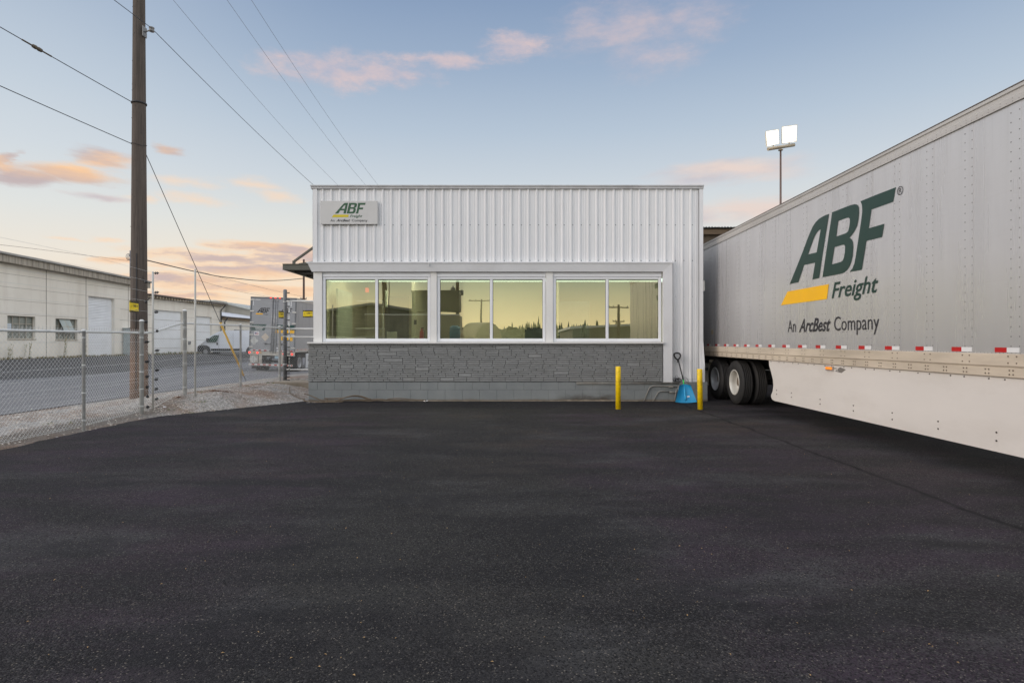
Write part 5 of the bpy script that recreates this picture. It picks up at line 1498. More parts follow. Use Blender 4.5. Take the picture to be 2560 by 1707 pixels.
WB = thing('warehouse', (-35, 53, .3), 'lower cream warehouse with big white doors behind the white van', 'warehouse')
mb = MB(); zb = 5.05
y0, y1 = 46.85, 59.3
holes = [(48.0, 52.3, .1, 4.15), (54.3, 57.4, .1, 3.9)]
cuts = [y0]+[c for h in holes for c in (h[0], h[1])]+[y1]
for i in range(len(cuts)-1):
    a, b_ = cuts[i], cuts[i+1]; hole = [h for h in holes if abs(h[0]-a) < 1e-6]
    if hole: wrect(mb, a, b_, hole[0][3], zb)
    else: wrect(mb, a, b_, -.2, zb)
mb.box(-58, XW-.25, y1-.25, y1, -.2, zb)
mb.k = 1
for z in (1.5, 2.6, 3.7, 4.5): mb.box(XW-.001, XW+.006, y0, 47.9, z-.01, z+.01); mb.box(XW-.001, XW+.006, 52.4, 54.2, z-.01, z+.01); mb.box(XW-.001, XW+.006, 57.5, y1, z-.01, z+.01)
mb.build('wall', [cream, M('panel_joint', (0, 0, 0))], WB)
for h in holes:
    mb = MB(); mb.box(XW-.22, XW-.18, h[0], h[1], h[2], h[3]); 
    mb.k = 1
    for i in range(1, 5): z = lerp(h[2], h[3], i/5); mb.box(XW-.18, XW-.172, h[0], h[1], z-.012, z+.012)
    mb.build('garage_door', [M('door_white', (.78, .80, .82), .6, var=.06, vs=.8), M('panel_joint', (0, 0, 0))], WB)
mb = MB(); mb.box(-58, XW+.55, y0+.05, y1+.3, 5.25, 5.38); mb.k = 1
y = y0+.1
while y < y1: mb.box(XW+.0, XW+.45, y, y+.16, 5.06, 5.249); y += .42
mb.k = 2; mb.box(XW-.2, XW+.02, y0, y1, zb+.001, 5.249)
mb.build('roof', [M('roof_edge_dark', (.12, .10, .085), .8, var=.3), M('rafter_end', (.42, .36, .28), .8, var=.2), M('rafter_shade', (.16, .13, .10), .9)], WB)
mb = MB(); mb.tube([(XW+.5, 59.2, 5.2), (XW+.12, 59.0, 4.7), (XW+.12, 59.0, .3)], .06, 8); mb.build('downspout', M('pipe_dark', (0, 0, 0)), WB)
mb = MB(); mb.box(XW, XW+.1, 53.2, 53.5, 1.2, 1.5); mb.build('wall_box', grey_steel, WB)

WC = thing('warehouse', (-35, 68, .3), 'low cream warehouse with a dark roof edge just behind the van and trailer', 'warehouse')
mb = MB(); wrect(mb, 59.4, 84, -.2, 3.75); mb.box(-55, XW-.25, 59.4, 59.6, -.2, 3.75); mb.build('wall', cream, WC)
mb = MB(); mb.box(-40, XW+.5, 59.35, 84, 3.95, 4.06); mb.k = 1; mb.box(XW, XW+.35, 59.4, 84, 3.76, 3.949)
mb.k = 2; mb.add([(XW+.4, 59.4, 4.07), (XW+.4, 84, 4.07), (-38, 84, 5.4), (-38, 59.4, 5.4)], [(0, 1, 2, 3)])
mb.build('roof', [M('roof_edge_dark', (0, 0, 0)), M('fascia_tan', (.32, .25, .18), .8, var=.25), M('roof_white_metal', (.60, .62, .66), .5, var=.06)], WC)
mb = MB(); mb.tube([(XW+.5, 59.6, 3.9), (XW+.1, 59.8, 3.5), (XW+.1, 59.8, .3)], .06, 8); mb.build('downspout', M('pipe_dark', (0, 0, 0)), WC)
mb = MB(); mb.box(XW, XW+.03, 62.0, 65.5, 2.5, 2.75); mb.build('vent', M('vent_dark', (.06, .05, .04), .8), WC)
WD = thing('warehouse', (-44, 80, .3), 'far cream shed with a pale sloping roof seen above the lower roofs', 'warehouse')
mb = MB(); zl = 5.9
gx0, gx1 = -37.2, -31.5
mb.prism([(gx0-8, -.2), (gx1, -.2), (gx1, 5.0), (gx0, 6.35), (gx0-8, 4.6)], lambda u, v, d: Vector((u, d, v)), 75.0, 88)
mb.box(-39.6, -37.3, 72, 74.8, -.2, 6.5)
mb.build('wall', M('shed_cream', (.48, .45, .39), .85, var=.12, vs=.5), WD)
mb = MB(); mb.prism([(gx0-.05, 6.36), (gx1+.4, 4.93), (gx1+.4, 5.10), (gx0, 6.60), (gx0-.3, 6.6)], lambda u, v, d: Vector((u, d, v)), 74.4, 88); mb.box(-39.8, -37.2, 71.8, 75, 6.51, 6.66)
mb.build('roof', M('roof_pale_green', (.47, .49, .46), .5, .2, .1, 1), WD)

# dock building behind the big trailer
DK = thing('dock_shed', (9, 24, 0), 'dark brown timber dock roof seen between the office and the trailer', 'dock')
mb = MB()
mb.box(4.4, 16, 20.2, 20.26, 4.6, 5.34); mb.k = 1
x = 4.4
while x < 16: mb.box(x, x+.09, 20.262, 20.30, 4.0, 5.30); x += .19
mb.box(4.4, 16, 26, 26.2, 0, 5.3)
mb.build('wall', [M('dock_timber', (.10, .075, .05), .85, var=.3, vs=4), mat_corrugated_dark()], DK)
mb = MB(); mb.box(4.35, 16, 20.05, 20.19, 5.22, 5.40); mb.box(4.35, 16, 20.2, 26, 5.36, 5.40); mb.build('roof_beam', M('beam_brown', (.13, .09, .055), .8, var=.3, vs=5, stretch=(.3, 1, 6)), DK)
mb = MB(); xs = fr(4.3, 16, .05)
z_ = lambda x: 5.46+.022*math.sin(x*2*PI/.11)
mb.add([(x, 19.95, z_(x)) for x in xs]+[(x, 26.2, z_(x)-.05) for x in xs]+[(x, 19.95, z_(x)-.014) for x in xs], [(i, i+1, len(xs)+i+1, len(xs)+i) for i in range(len(xs)-1)]+[(2*len(xs)+i, 2*len(xs)+i+1, i+1, i) for i in range(len(xs)-1)])
mb.build('roof', M('corrugated_zinc', (.42, .43, .43), .45, .4, .2, 3), DK)
mb = MB(); mb.box(4.9, 16, 19.7, 26, 0, 1.15); mb.build('platform', conc, DK)

# ============================================================ FLOODLIGHT
FL = thing('floodlight_mast', (14.04, 30, 0), 'tall thin lamp mast with two bright floodlight heads behind the trailer', 'floodlight')
def fp(cx, cy, Y=30.0): return PX(1900+cx/14.25, 290+cy/14.25, Y)
mb = MB(); p = fp(735, 1150); mb.tube([(p.x, 30, 0), (p.x, 30, p.z)], .075, 12, True, .045); mb.build('mast', M('mast_brown', (.16, .11, .09), .5, .3, .15, 2), FL)
mb = MB(); a, b_ = fp(285, 1185, 29.75), fp(1215, 1035, 30.25); mb.tube([a, b_], .085, 14); mb.lathe([(.12, p.z-.12), (.12, p.z-.08)], (p.x, 30, 0), 'z', 12)
mb.build('crossarm', M('crossarm_tan', (.45, .38, .27), .5, .2), FL)
fle = M('flood_lens', (1, 1, 1), .4, emit=((1.0, .97, .90), 1.7)); flh = M('flood_housing', (.80, .74, .60), .45, .2)
def head(c0, c1, c2, c3, Y, split):
    """corners in the picture detail: bottom-left, bottom-right, top-right, top-left"""
    H = MB(); q = [fp(*c, Y) for c in (c0, c1, c2, c3)]
    nrm = (q[1]-q[0]).cross(q[3]-q[0]).normalized()
    if nrm.y > 0: nrm = -nrm
    cen = sum(q, Vector())/4
    fr_ = [cen+(v-cen)*1.07 for v in q]; bk = [cen+(v-cen)*.8-nrm*.28 for v in q]
    H.add([v for v in fr_]+bk, [(0, 4, 5, 1), (1, 5, 6, 2), (2, 6, 7, 3), (3, 7, 4, 0), (4, 7, 6, 5)])
    inn = [cen+(v-cen)*.97 for v in q]
    H.add([v+nrm*.01 for v in fr_]+[v+nrm*.01 for v in inn], [(0, 1, 5, 4), (1, 2, 6, 5), (2, 3, 7, 6), (3, 0, 4, 7)])
    if split:
        m0, m1 = inn[0].lerp(inn[3], .48), inn[1].lerp(inn[2], .48); m2, m3 = inn[0].lerp(inn[3], .52), inn[1].lerp(inn[2], .52)
        H.add([m0+nrm*.02, m1+nrm*.02, m3+nrm*.02, m2+nrm*.02], [(0, 1, 2, 3)])
    ho = H.build('lamp_head', flh, FL)
    L = MB(); L.quad(*[v+nrm*.004 for v in inn]); L.build('lens', fle, ho)
head((260, 1090), (675, 985), (650, 490), (215, 560), 29.9, True)
head((800, 985), (1290, 905), (1310, 335), (800, 400), 30.1, False)
mb = MB(); mb.tube([fp(480, 1130, 29.9), fp(480, 1000, 30.1)], .03, 6); mb.tube([fp(1040, 1060, 30.1), fp(1040, 920, 30.3)], .03, 6); mb.build('bracket', flh, FL)

# ============================================================ CONCRETE BLOCK BY THE GATE, WEEDS
KB = MB()
KB.box(-7.12, -4.9, 16.55, 16.95, -.1, .29); kb = mesh_thing(KB, 'concrete_kerb', M('old_concrete', (.27, .23, .18), .9, var=.25, vs=3, bump=.5, bs=25, dirt=(.12, .11, .07), dirt_amt=.7), (-6, 16.7, 0), 'low old concrete kerb beside the thick grey post', 'kerb')
KB = MB(); KB.add([(-7.05, 17.0, .30), (-5.6, 17.15, .34), (-4.95, 17.25, .36), (-4.95, 17.35, .36), (-5.6, 17.25, .34), (-7.05, 17.12, .30)]+[(-7.05, 17.0, .26), (-5.6, 17.15, .30), (-4.95, 17.25, .31), (-4.95, 17.35, .31), (-5.6, 17.25, .30), (-7.05, 17.12, .26)], [(0, 1, 2, 3, 4, 5), (0, 6, 7, 1), (1, 7, 8, 2)])
mesh_thing(KB, 'loose_board', M('pale_board', (.42, .38, .32), .8, var=.2), (-6, 17.1, .28), 'pale flat board lying behind the concrete kerb at the gate', 'board')
def tuft(mb, x, y, z, h, n, spread, rr):
    for _ in range(n):
        a = rr.uniform(0, 6.28); r = rr.uniform(0, spread); bx, by = x+math.cos(a)*r, y+math.sin(a)*r
        L = h*rr.uniform(.5, 1.1); dx, dy = rr.uniform(-.5, .5)*L, rr.uniform(-.5, .5)*L; w = h*.045
        c, q = math.cos(a+1.5)*w, math.sin(a+1.5)*w
        mb.add([(bx-c, by-q, z), (bx+c, by+q, z), (bx+dx*.4+c*.7, by+dy*.4+q*.7, z+L*.6), (bx+dx*.4-c*.7, by+dy*.4-q*.7, z+L*.6), (bx+dx, by+dy, z+L)], [(0, 1, 2, 3), (3, 2, 4)])
grass_m = M('grass_blade', (.10, .13, .025), .8, var=.4, vs=9); dry_m = M('dry_grass_blade', (.24, .17, .07), .85, var=.35, vs=7)
rr = random.Random(31)
GG = 'small grass tufts growing in the gravel'
for (sx, sy, Y, w, lb) in ((146, 1036, 10.2, .22, 'green grass tuft behind the fence left of the near post'), (435, 1009, 12.1, .16, 'green grass tuft in the gravel right of the two black insulator columns'), (474, 1011, 11.9, .13, 'flat green grass tuft near the asphalt edge, left of a pair'), (499, 1015, 11.75, .17, 'green grass tuft nearest the asphalt edge in the gravel'), (502, 998, 12.6, .12, 'dry green grass tuft in the middle of the gravel'), (508, 977, 13.9, .13, 'grass tuft at the foot of the thin white post'), (675, 960, 16.4, .13, 'bright green tuft near the gate post on the gravel'), (620, 967, 15.6, .18, 'low grass strip by the fence foot under the yellow guy guard')):
    x = (sx-1280)/F*Y; z = grav(x, Y)-.01
    mb = MB(); mb.k = 0
    for k in range(9): tuft(mb, x+rr.uniform(-w, w), Y+rr.uniform(-.1, .1), z, rr.uniform(.025, .055), 12, .04, rr)
    mb.k = 1
    for k in range(4): tuft(mb, x+rr.uniform(-w, w)*1.3, Y+rr.uniform(-.1, .1), z, rr.uniform(.02, .05), 8, .05, rr)
    mesh_thing(mb, 'grass_tuft', [grass_m, dry_m], (x, Y, z), lb, 'grass', GG)
mb = MB()
for k in range(900):
    y = rr.uniform(20, 46); x = XW+rr.uniform(.05, 1.0)**2
    mb.k = 0 if rr.random() < .5 else 1
    tuft(mb, x, y, base_h(x, y)-.02, rr.uniform(.07, .22), 6, .12, rr)
for k in range(160):
    y = rr.uniform(44, 52); x = -28.8+rr.uniform(-.5, .9); mb.k = 0 if rr.random() < .6 else 1
    tuft(mb, x, y, base_h(x, y)-.02, rr.uniform(.15, .3), 6, .15, rr)
o = mb.build('weeds', [M('weed_green', (.09, .11, .03), .85, var=.4, vs=3), dry_m]); tag(o, 'dry and green weeds growing along the foot of the cream warehouse', 'weeds', kind='stuff')
GW2 = 'tall thin weeds against the cream warehouse wall'
for sx, h, lb in ((22, .9, 'thin dry weed stalk left of the barred window'), (66, 1.3, 'bent dry weed stalk under the first warehouse window'), (160, 1.6, 'tallest pale green weed under the second warehouse window'), (207, 1.3, 'bushy green weed at the wall just right of the near fence post')):
    Y = 29.75*F/(1280-sx); x = -29.75; z = base_h(x, Y); mb = MB()
    for s in range(4):
        px_, py_ = x+rr.uniform(-.1, .1), Y+rr.uniform(-.15, .15); hh = h*rr.uniform(.6, 1)
        mb.k = 1; mb.tube([(px_, py_, z-.05), (px_+.05, py_+.06, z+hh*.6), (px_+.12, py_+.12, z+hh)], .009, 4)
        mb.k = 0
        for k in range(22):
            zz = z+hh*rr.uniform(.1, 1); a = rr.uniform(0, 6.28); L = .12; q = Vector((px_+.06, py_+.07, zz)); d = Vector((math.cos(a), math.sin(a), .5))*L*.6
            mb.add([q, q+d*.5+Vector((0, 0, .016)), q+d, q+d*.5-Vector((0, 0, .016))], [(0, 1, 2, 3)])
    mesh_thing(mb, 'tall_weed', [M('weed_pale', (.26, .27, .13), .85, var=.3), M('weed_stalk', (.35, .29, .18), .85)], (x, Y, z), lb, 'weed', GW2)
# scraps on the gravel
def scrap(name, sx, sy, Y, s, mat, lb, cat):
    x = (sx-1280)/F*Y; z = grav(x, Y); mb = MB(); r_ = random.Random(int(sx))
    pts = [(math.cos(a)*s*r_.uniform(.6, 1), math.sin(a)*s*.6*r_.uniform(.6, 1)) for a in [2*PI*i/8 for i in range(8)]]
    mb.prism(pts, lambda u, v, d: Vector((x+u, Y+v, z+d+abs(u)*.3)), .0, .018); mesh_thing(mb, name, mat, (x, Y, z), lb, cat)
scrap('paper_scrap', 412, 1006, 12.2, .045, M('paper_white', (.75, .76, .80), .6), 'small white paper scrap on the gravel near the black insulators', 'litter')
scrap('wood_chip', 446, 993, 12.9, .05, M('rust_brown', (.12, .06, .035), .9), 'brown wood chip on the gravel by the tall white fence post', 'litter')
mb = MB()
for k in range(26):
    px_, py_ = -7.0+rr.uniform(-.25, .3), 13.75+rr.uniform(-.05, .05); mb.tube([(px_, py_, grav(px_, py_)+.01), (px_+rr.uniform(-.1, .1), py_+rr.uniform(-.04, .04), grav(px_, py_)+.035)], .006, 4)
mesh_thing(mb, 'twig_pile', M('rust_brown', (0, 0, 0)), (-7, 13.75, .27), 'low heap of dark brown twigs on the gravel right of the thin white posts', 'twigs')

# ============================================================ WHAT THE WINDOWS MIRROR (behind the camera)
def MR(sx, sy, Yb): # point seen mirrored in the window plane
    D = 2*14.40+Yb; return Vector(((sx-1280)/F*D, -Yb, EYE+(853.5-sy)/F*D))
trunkm = M('bark', (.06, .045, .035), .9)
def conifer_mass():
    mb = MB(); rr = random.Random(12)
    for k in range(520):
        x = rr.uniform(-60, 75); y = -rr.uniform(118, 150)
        h = rr.uniform(5.0, 6.6)*(1.0 if x > 3 else .84)+.4*math.sin(x*.21)
        if rr.random() < .07: h *= 1.22
        z0 = 0; r = h*.21
        for L in range(9):
            t = L/9; zz = z0+h*(.12+.88*t); rr_ = r*(1-t)*rr.uniform(.75, 1.2)+.08
            nn = 9; o = len(mb.v)
            mb.v.append(Vector((x, y, zz+h*.17)))
            for i in range(nn):
                a = 2*PI*i/nn+rr.random(); q = rr_*rr.uniform(.55, 1.25); mb.v.append(Vector((x+math.cos(a)*q, y+math.sin(a)*q, zz-rr.uniform(0, .06)*h)))
            for i in range(nn): mb.face((o, o+1+i, o+1+(i+1) % nn))
    for k in range(60):
        x = rr.uniform(-70, 85); y = -rr.uniform(112, 120); rr_ = rr.uniform(4.4, 5.6)
        o = len(mb.v); 
        for i in range(7):
            for j in range(5):
                a = 2*PI*i/7; b_ = (j/4)*PI/2; q = rr_*rr.uniform(.8, 1.15)
                mb.v.append(Vector((x+math.cos(a)*math.cos(b_)*q*1.4, y+math.sin(a)*math.cos(b_)*q, math.sin(b_)*q*.9)))
        for i in range(7):
            for j in range(4): mb.face((o+i*5+j, o+((i+1) % 7)*5+j, o+((i+1) % 7)*5+j+1, o+i*5+j+1))
    o = mb.build('distant_forest', M('dark_conifer', (.022, .035, .020), .9, var=.5, vs=.4)); tag(o, 'dark conifer ridge behind the viewer, mirrored in the office windows', 'forest', kind='stuff')
conifer_mass()
def shed(x0, x1, y0, y1, z, rise, label, name='far_warehouse', m1=None, m2=None):
    T = thing(name, ((x0+x1)/2, (y0+y1)/2, 0), label, 'warehouse'); mb = MB(); xm = (x0+x1)/2
    mb.prism([(x0, -.3), (x1, -.3), (x1, z), (xm, z+rise), (x0, z)], lambda u, v, d: Vector((u, d, v)), y0, y1); mb.build('wall', m1 or M('shed_grey', (.16, .15, .13), .85, var=.2, vs=.4), T)
    mb = MB(); mb.prism([(x0-.3, z), (xm, z+rise+.05), (x1+.3, z), (x1+.3, z+.25), (xm, z+rise+.3), (x0-.3, z+.25)], lambda u, v, d: Vector((u, d, v)), y0-.3, y1+.3); mb.build('roof', m2 or M('shed_roof_grey', (.30, .30, .29), .6), T)
a, b_ = MR(1432, 816, 40), MR(1574, 850, 40); 
shed(a.x, a.x+16, -58, -40, a.z-.3, .3, 'low far warehouse with a pale roof mirrored in the right window', m2=M('roof_white_metal', (0, 0, 0)))
a = MR(900, 764, 36); shed(-22, -9.5, -60, -36, a.z-.9, .9, 'wide dark gabled shed mirrored in the left window')
p = MR(1547, 762, 39); far_pole(p.x, p.y, p.z, .16, [(p.z-.3, 1.2), (p.z-2.0, .7)], 'utility pole behind the viewer mirrored beside the trailer in the right window')
p = MR(1203, 747, 51); far_pole(p.x, p.y, p.z, .15, [(p.z-.2, 1.8), (p.z-3.6, 1.5)], 'utility pole with two crossarms mirrored in the middle window')
p = MR(1144, 700, 31); far_pole(p.x, p.y, 11, .18, [(10.0, 1.2)], 'utility pole with transformer mirrored in the middle window', trafo=MR(1160, 735, 31).z-.2)
p = MR(962, 700, 30); far_pole(p.x, p.y, 10.5, .26, [(9.8, 1.2)], 'thick utility pole mirrored in the left window')
p = MR(973, 725, 33); far_pole(p.x, p.y, p.z+1.2, .05, [], 'thin steel mast mirrored beside the thick pole in the left window')
a, b_ = MR(1030, 777, 26), MR(1147, 729, 26)
T = thing('silo_hopper', ((a.x+b_.x)/2, -26, 0), 'dark steel hopper box on legs mirrored between the left and middle windows', 'hopper')
dk = M('hopper_steel', (.10, .095, .09), .6, .2, .2, 1)
mb = MB(); mb.box(a.x, b_.x, -28.5, -26, a.z, b_.z)
for i in range(7): x = lerp(a.x, b_.x, i/6); mb.box(x-.05, x+.05, -25.999, -25.93, a.z, b_.z)
mb.box(a.x-.1, b_.x+.1, -26.1, -25.9, b_.z, b_.z+.12); mb.build('hopper', dk, T)
mb = MB()
for x in (a.x+.5, a.x+2.4, b_.x-.1): mb.box(x-.08, x+.08, -26.3, -26.1, 0, a.z)
mb.build('leg', dk, T)
a, b_ = MR(915, 850, 24), MR(1148, 788, 24)
T = thing('box_container', ((a.x+b_.x)/2, -25, 0), 'long grey container standing low, mirrored in the left window', 'container')
mb = MB(); mb.box(a.x, b_.x, -27, -24, 0, b_.z)
for i in range(22): x = lerp(a.x, b_.x, i/21); mb.box(x-.06, x+.06, -23.999, -23.95, .1, b_.z-.1)
mb.build('body', M('container_grey', (.22, .21, .19), .6, .1, .2, .8), T)
mb = MB(); mb.box(a.x-.1, b_.x+.1, -24.1, -23.9, b_.z, b_.z+.12); mb.build('rim', M('roof_white_metal', (0, 0, 0)), T)
c0 = MR(1200, 850, 22)
T = thing('storage_tank', (c0.x, -22, 0), 'round topped pale tank mirrored in the middle window', 'tank')
mb = MB(); mb.tube([(c0.x-.9, -23, 1.7), (c0.x+.5, -22, 1.7), (c0.x+.9, -21.6, 1.7)], 1.45, 24); mb.box(c0.x-1, c0.x+1, -23, -21.6, 0, .6); mb.build('shell', M('tank_tan', (.22, .20, .15), .5, .2), T)
c0 = MR(1500, 845, 34)
T = thing('conifer_tree', (c0.x-2.3, -30, 0), 'small dark conifer mirrored low in the right window', 'tree')
mb = MB(); mb.tube([(c0.x-2.3, -30, 0), (c0.x-2.3, -30, 2.6)], .08, 6); mb.build('trunk', trunkm, T)
mb = MB(); rr = random.Random(2)
for k in range(700):
    t = rr.random(); zz = .3+2.9*t; r = 1.1*(1-t)**.8*rr.uniform(.3, 1); a = rr.uniform(0, 6.28); q = Vector((c0.x-2.3+math.cos(a)*r, -30+math.sin(a)*r, zz)); d = Vector((math.cos(a), math.sin(a), -.25))*.22; s = Vector((-math.sin(a), math.cos(a), 0))*.05
    mb.add([q-s, q+s, q+d], [(0, 1, 2)])
mb.build('crown', M('dark_conifer', (0, 0, 0)), T)

# ============================================================ SKY, SUN, CAMERA
W = bpy.data.worlds.new('World'); SC.world = W; W.use_nodes = True
t = NT(W.node_tree); bg = t.n['Background']; bg.inputs['Strength'].default_value = 1.0
SUN_EL, SUN_AZ = math.radians(9), math.radians(243)   # azimuth clockwise from +Y: behind the viewer, to the left
sky = t.add('ShaderNodeTexSky', sky_type='NISHITA', sun_disc=False, sun_elevation=SUN_EL, sun_rotation=SUN_AZ, air_density=1.0, dust_density=2.0, ozone_density=2.0)
gen = t.add('ShaderNodeTexCoord').outputs['Generated']
sp = t.add('ShaderNodeSeparateXYZ'); t.put(sp.inputs[0], gen)
x, y, z = sp.outputs
hyp = t.math('SQRT', t.math('ADD', t.math('MULTIPLY', x, x), t.math('MULTIPLY', y, y)))
v = t.math('DIVIDE', z, t.math('MAXIMUM', hyp, .001))
az = t.math('ARCTAN2', x, y)
ramp = t.add('ShaderNodeValToRGB'); t.put(ramp.inputs[0], t.math('MULTIPLY', v, 1.0, clamp=True))
stops = [(0.0, (252, 212, 176)), (.06, (250, 222, 190)), (.12, (243, 229, 208)), (.19, (224, 225, 220)), (.27, (203, 212, 220)), (.36, (182, 197, 213)), (.47, (158, 177, 201)), (.60, (135, 157, 188)), (1.0, (115, 140, 178))]
els = ramp.color_ramp.elements
els[0].position = 0; els[0].color = (*srgb(*stops[0][1]), 1); els[1].position = 1; els[1].color = (*srgb(*stops[-1][1]), 1)
for p_, c_ in stops[1:-1]: e = els.new(p_); e.color = (*srgb(*c_), 1)
base = ramp.outputs[0]
# the band to the right of the office is cooler near the horizon, the left a touch paler
right = t.rng(az, .0, .5, 0, 1, True)
base = t.mix(t.math('MULTIPLY', right, t.rng(v, .30, .05, 0, .55)), base, srgb(214, 218, 222))
left = t.rng(az, -.25, -.75, 0, 1, True)
base = t.mix(t.math('MULTIPLY', left, t.rng(v, .7, .3, .12, .30)), base, srgb(222, 228, 232))
# clouds by direction: (azimuth, slope) ellipses broken up by noise
uv = t.add('ShaderNodeCombineXYZ'); t.put(uv.inputs[0], az); t.put(uv.inputs[1], v)
wob = t.noise(t.mapping(uv.outputs[0], (5.0, 16.0, 1)), 1.0, 6, .62, 1)
wv = t.add('ShaderNodeVectorMath', operation='MULTIPLY_ADD'); t.put(wv.inputs[0], wob); wv.inputs[1].default_value = (.16, .050, 0); wv.inputs[2].default_value = (-.08, -.025, 0)
uvw = t.add('ShaderNodeVectorMath', operation='ADD'); t.put(uvw.inputs[0], uv.outputs[0]); t.put(uvw.inputs[1], wv.outputs[0])
def cloud_group(lst):
    res = None
    for (cx, cy, rx, ry) in lst:
        u0 = math.atan((cx-1280)/F); k = math.hypot(1, (cx-1280)/F); v0 = (853.5-cy)/F/k
        ru = rx/F/(k*k); rv = ry/F/k
        nd = t.add('ShaderNodeVectorMath', operation='MULTIPLY_ADD'); t.put(nd.inputs[0], uvw.outputs[0])
        nd.inputs[1].default_value = (1/ru, 1/rv, 0); nd.inputs[2].default_value = (-u0/ru, -v0/rv, 0)
        ln = t.add('ShaderNodeVectorMath', operation='LENGTH'); t.put(ln.inputs[0], nd.outputs[0]); L = ln.outputs['Value']
        res = L if res is None else t.math('MINIMUM', res, L)
    return res
n_f = t.noise(t.mapping(uv.outputs[0], (9, 42, 1), (2, 1, 0)), 1.0, 7, .62)
n_c = t.noise(t.mapping(uv.outputs[0], (6, 20, 1), (7, 3, 0)), 1.0, 5, .55)
nn = t.math('SUBTRACT', n_f, .5)
n_u = t.noise(t.mapping(uv.outputs[0], (11, 20, 1), (4, 9, 0)), 1.0, 8, .66)
nu = t.math('SUBTRACT', n_u, .5)
def mask(L, soft, amt, k=2.0, n=None): return t.math('MULTIPLY', t.rng(t.math('ADD', L, t.math('MULTIPLY', n or nn, k)), 1.12, 1.12-soft, 0, 1, True), amt)
L = cloud_group([(800, 178, 160, 52), (930, 175, 200, 50), (1100, 152, 130, 28), (1265, 118, 110, 42)])
c_pink = t.mix(t.rng(n_u, .35, .62), srgb(226, 200, 196), srgb(186, 184, 200))
base = t.mix(mask(L, 1.0, .78, 2.1, nu), base, c_pink)
L = cloud_group([(1560, 70, 210, 80), (1590, 145, 140, 70), (1735, 40, 150, 70), (1470, 60, 100, 60)])
base = t.mix(mask(L, 1.2, .50, 1.7, nu), base, c_pink)
L = cloud_group([(1830, 425, 240, 38), (1900, 525, 210, 46), (1740, 545, 120, 40), (250, 502, 95, 14)])
base = t.mix(mask(L, 1.0, .92, .9), base, t.mix(t.rng(n_c, .40, .60), srgb(203, 194, 198), srgb(232, 212, 202)))
L = cloud_group([(60, 442, 130, 32), (175, 432, 140, 32)])
base = t.mix(mask(L, .75, .97, .9), base, t.mix(t.rng(t.math('ADD', v, t.math('MULTIPLY', nn, .05)), .212, .245), srgb(196, 180, 180), srgb(255, 206, 156)))
L = cloud_group([(470, 458, 120, 22), (490, 497, 140, 18), (640, 460, 90, 20), (700, 490, 110, 18), (170, 592, 80, 8), (260, 590, 60, 8), (345, 497, 60, 12)])
base = t.mix(mask(L, 1.2, .62, 2.0, nu), base, srgb(252, 218, 186))
L = cloud_group([(255, 395, 110, 34), (412, 367, 48, 13), (0, 390, 30, 34)])
c_or = t.mix(t.rng(n_c, .44, .60), srgb(200, 184, 182), srgb(254, 204, 156))
base = t.mix(mask(L, 1.0, .95, 1.9), base, c_or)
L = cloud_group([(650, 612, 170, 18), (560, 640, 270, 26), (720, 625, 120, 16), (600, 672, 240, 24), (690, 680, 170, 30), (470, 705, 240, 22), (330, 648, 110, 14), (640, 728, 250, 16), (420, 742, 200, 12), (760, 640, 90, 22)])
c_low = t.mix(t.rng(n_c, .45, .60), srgb(200, 180, 178), srgb(254, 206, 162))
mk = mask(L, .95, .95, 2.0)
c_low = t.mix(t.math('MULTIPLY', t.rng(mk, .45, .9, 0, 1, True), t.rng(n_c, .42, .56, .25, 1)), srgb(254, 208, 164), srgb(204, 182, 178))
base = t.mix(mk, base, c_low)
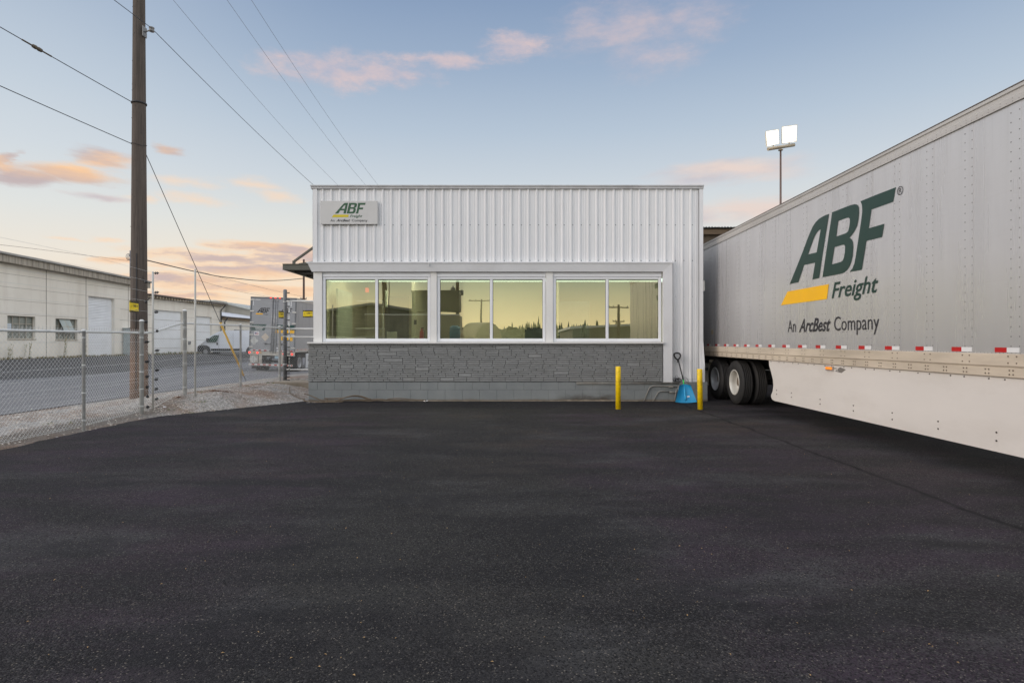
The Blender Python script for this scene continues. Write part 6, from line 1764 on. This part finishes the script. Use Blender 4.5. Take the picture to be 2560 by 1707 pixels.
# sky behind the viewer: yellow toward the sunset, raised higher up to light the facade
back = t.rng(y, .15, -.35, 0, 1, True)
rb = t.add('ShaderNodeValToRGB'); t.put(rb.inputs[0], t.math('MULTIPLY', v, 1.0, clamp=True))
es = rb.color_ramp.elements; es[0].position = 0; es[0].color = (1.0, .85, .56, 1); es[1].position = 1; es[1].color = (.72, .78, .92, 1)
e = es.new(.035); e.color = (.86, .76, .54, 1); e = es.new(.11); e.color = (.38, .45, .43, 1); e = es.new(.22); e.color = (.97, .99, 1.02, 1); e = es.new(.5); e.color = (1.03, 1.05, 1.10, 1)
bk = t.mix(1.0, rb.outputs[0], (1.2, 1.2, 1.2), 'MULTIPLY')
side = t.math('MULTIPLY', t.rng(t.math('ABSOLUTE', az), .82, 1.5, 0, 1, True), t.rng(v, 0, .15, .4, 1))  # out-of-view side and overhead sky raised to light the walls
base = t.mix(side, base, t.mix(t.rng(az, -.3, .3, 0, 1), (1.36, 1.31, 1.28), (1.85, 1.80, 1.72)))
base = t.mix(t.rng(v, .75, 1.6, 0, .8, True), base, (.95, .95, 1.0))
base = t.mix(back, base, bk)
ns = t.mix(1.0, sky.outputs[0], (.05, .05, .05), 'MULTIPLY')
fin = t.mix(.08, base, ns, 'ADD')
t.put(bg.inputs['Color'], fin)

sun = bpy.data.lights.new('sun', 'SUN'); sun.energy = 1.3; sun.angle = math.radians(35); sun.color = (1.0, .87, .78)
so = bpy.data.objects.new('sun', sun); C.objects.link(so)
el, azr = math.radians(16), SUN_AZ
d = Vector((math.sin(azr)*math.cos(el), math.cos(azr)*math.cos(el), math.sin(el)))
so.rotation_euler = (-d).to_track_quat('-Z', 'Y').to_euler(); so.location = d*60

cam = bpy.data.cameras.new('camera'); co = bpy.data.objects.new('camera', cam); C.objects.link(co)
cam.lens = 36.0*F/2560; cam.sensor_width = 36; cam.clip_end = 3000; cam.clip_start = .05
co.location = (0, 0, EYE); co.rotation_euler = (PI/2, 0, 0)
SC.camera = co
SC.view_settings.view_transform = 'Standard'; SC.view_settings.look = 'None'; SC.view_settings.exposure = 0; SC.view_settings.gamma = 1
SC.cycles.use_denoising = True
SC.cycles.max_bounces = 6; SC.cycles.transparent_max_bounces = 12
SC.cycles.sample_clamp_indirect = 6
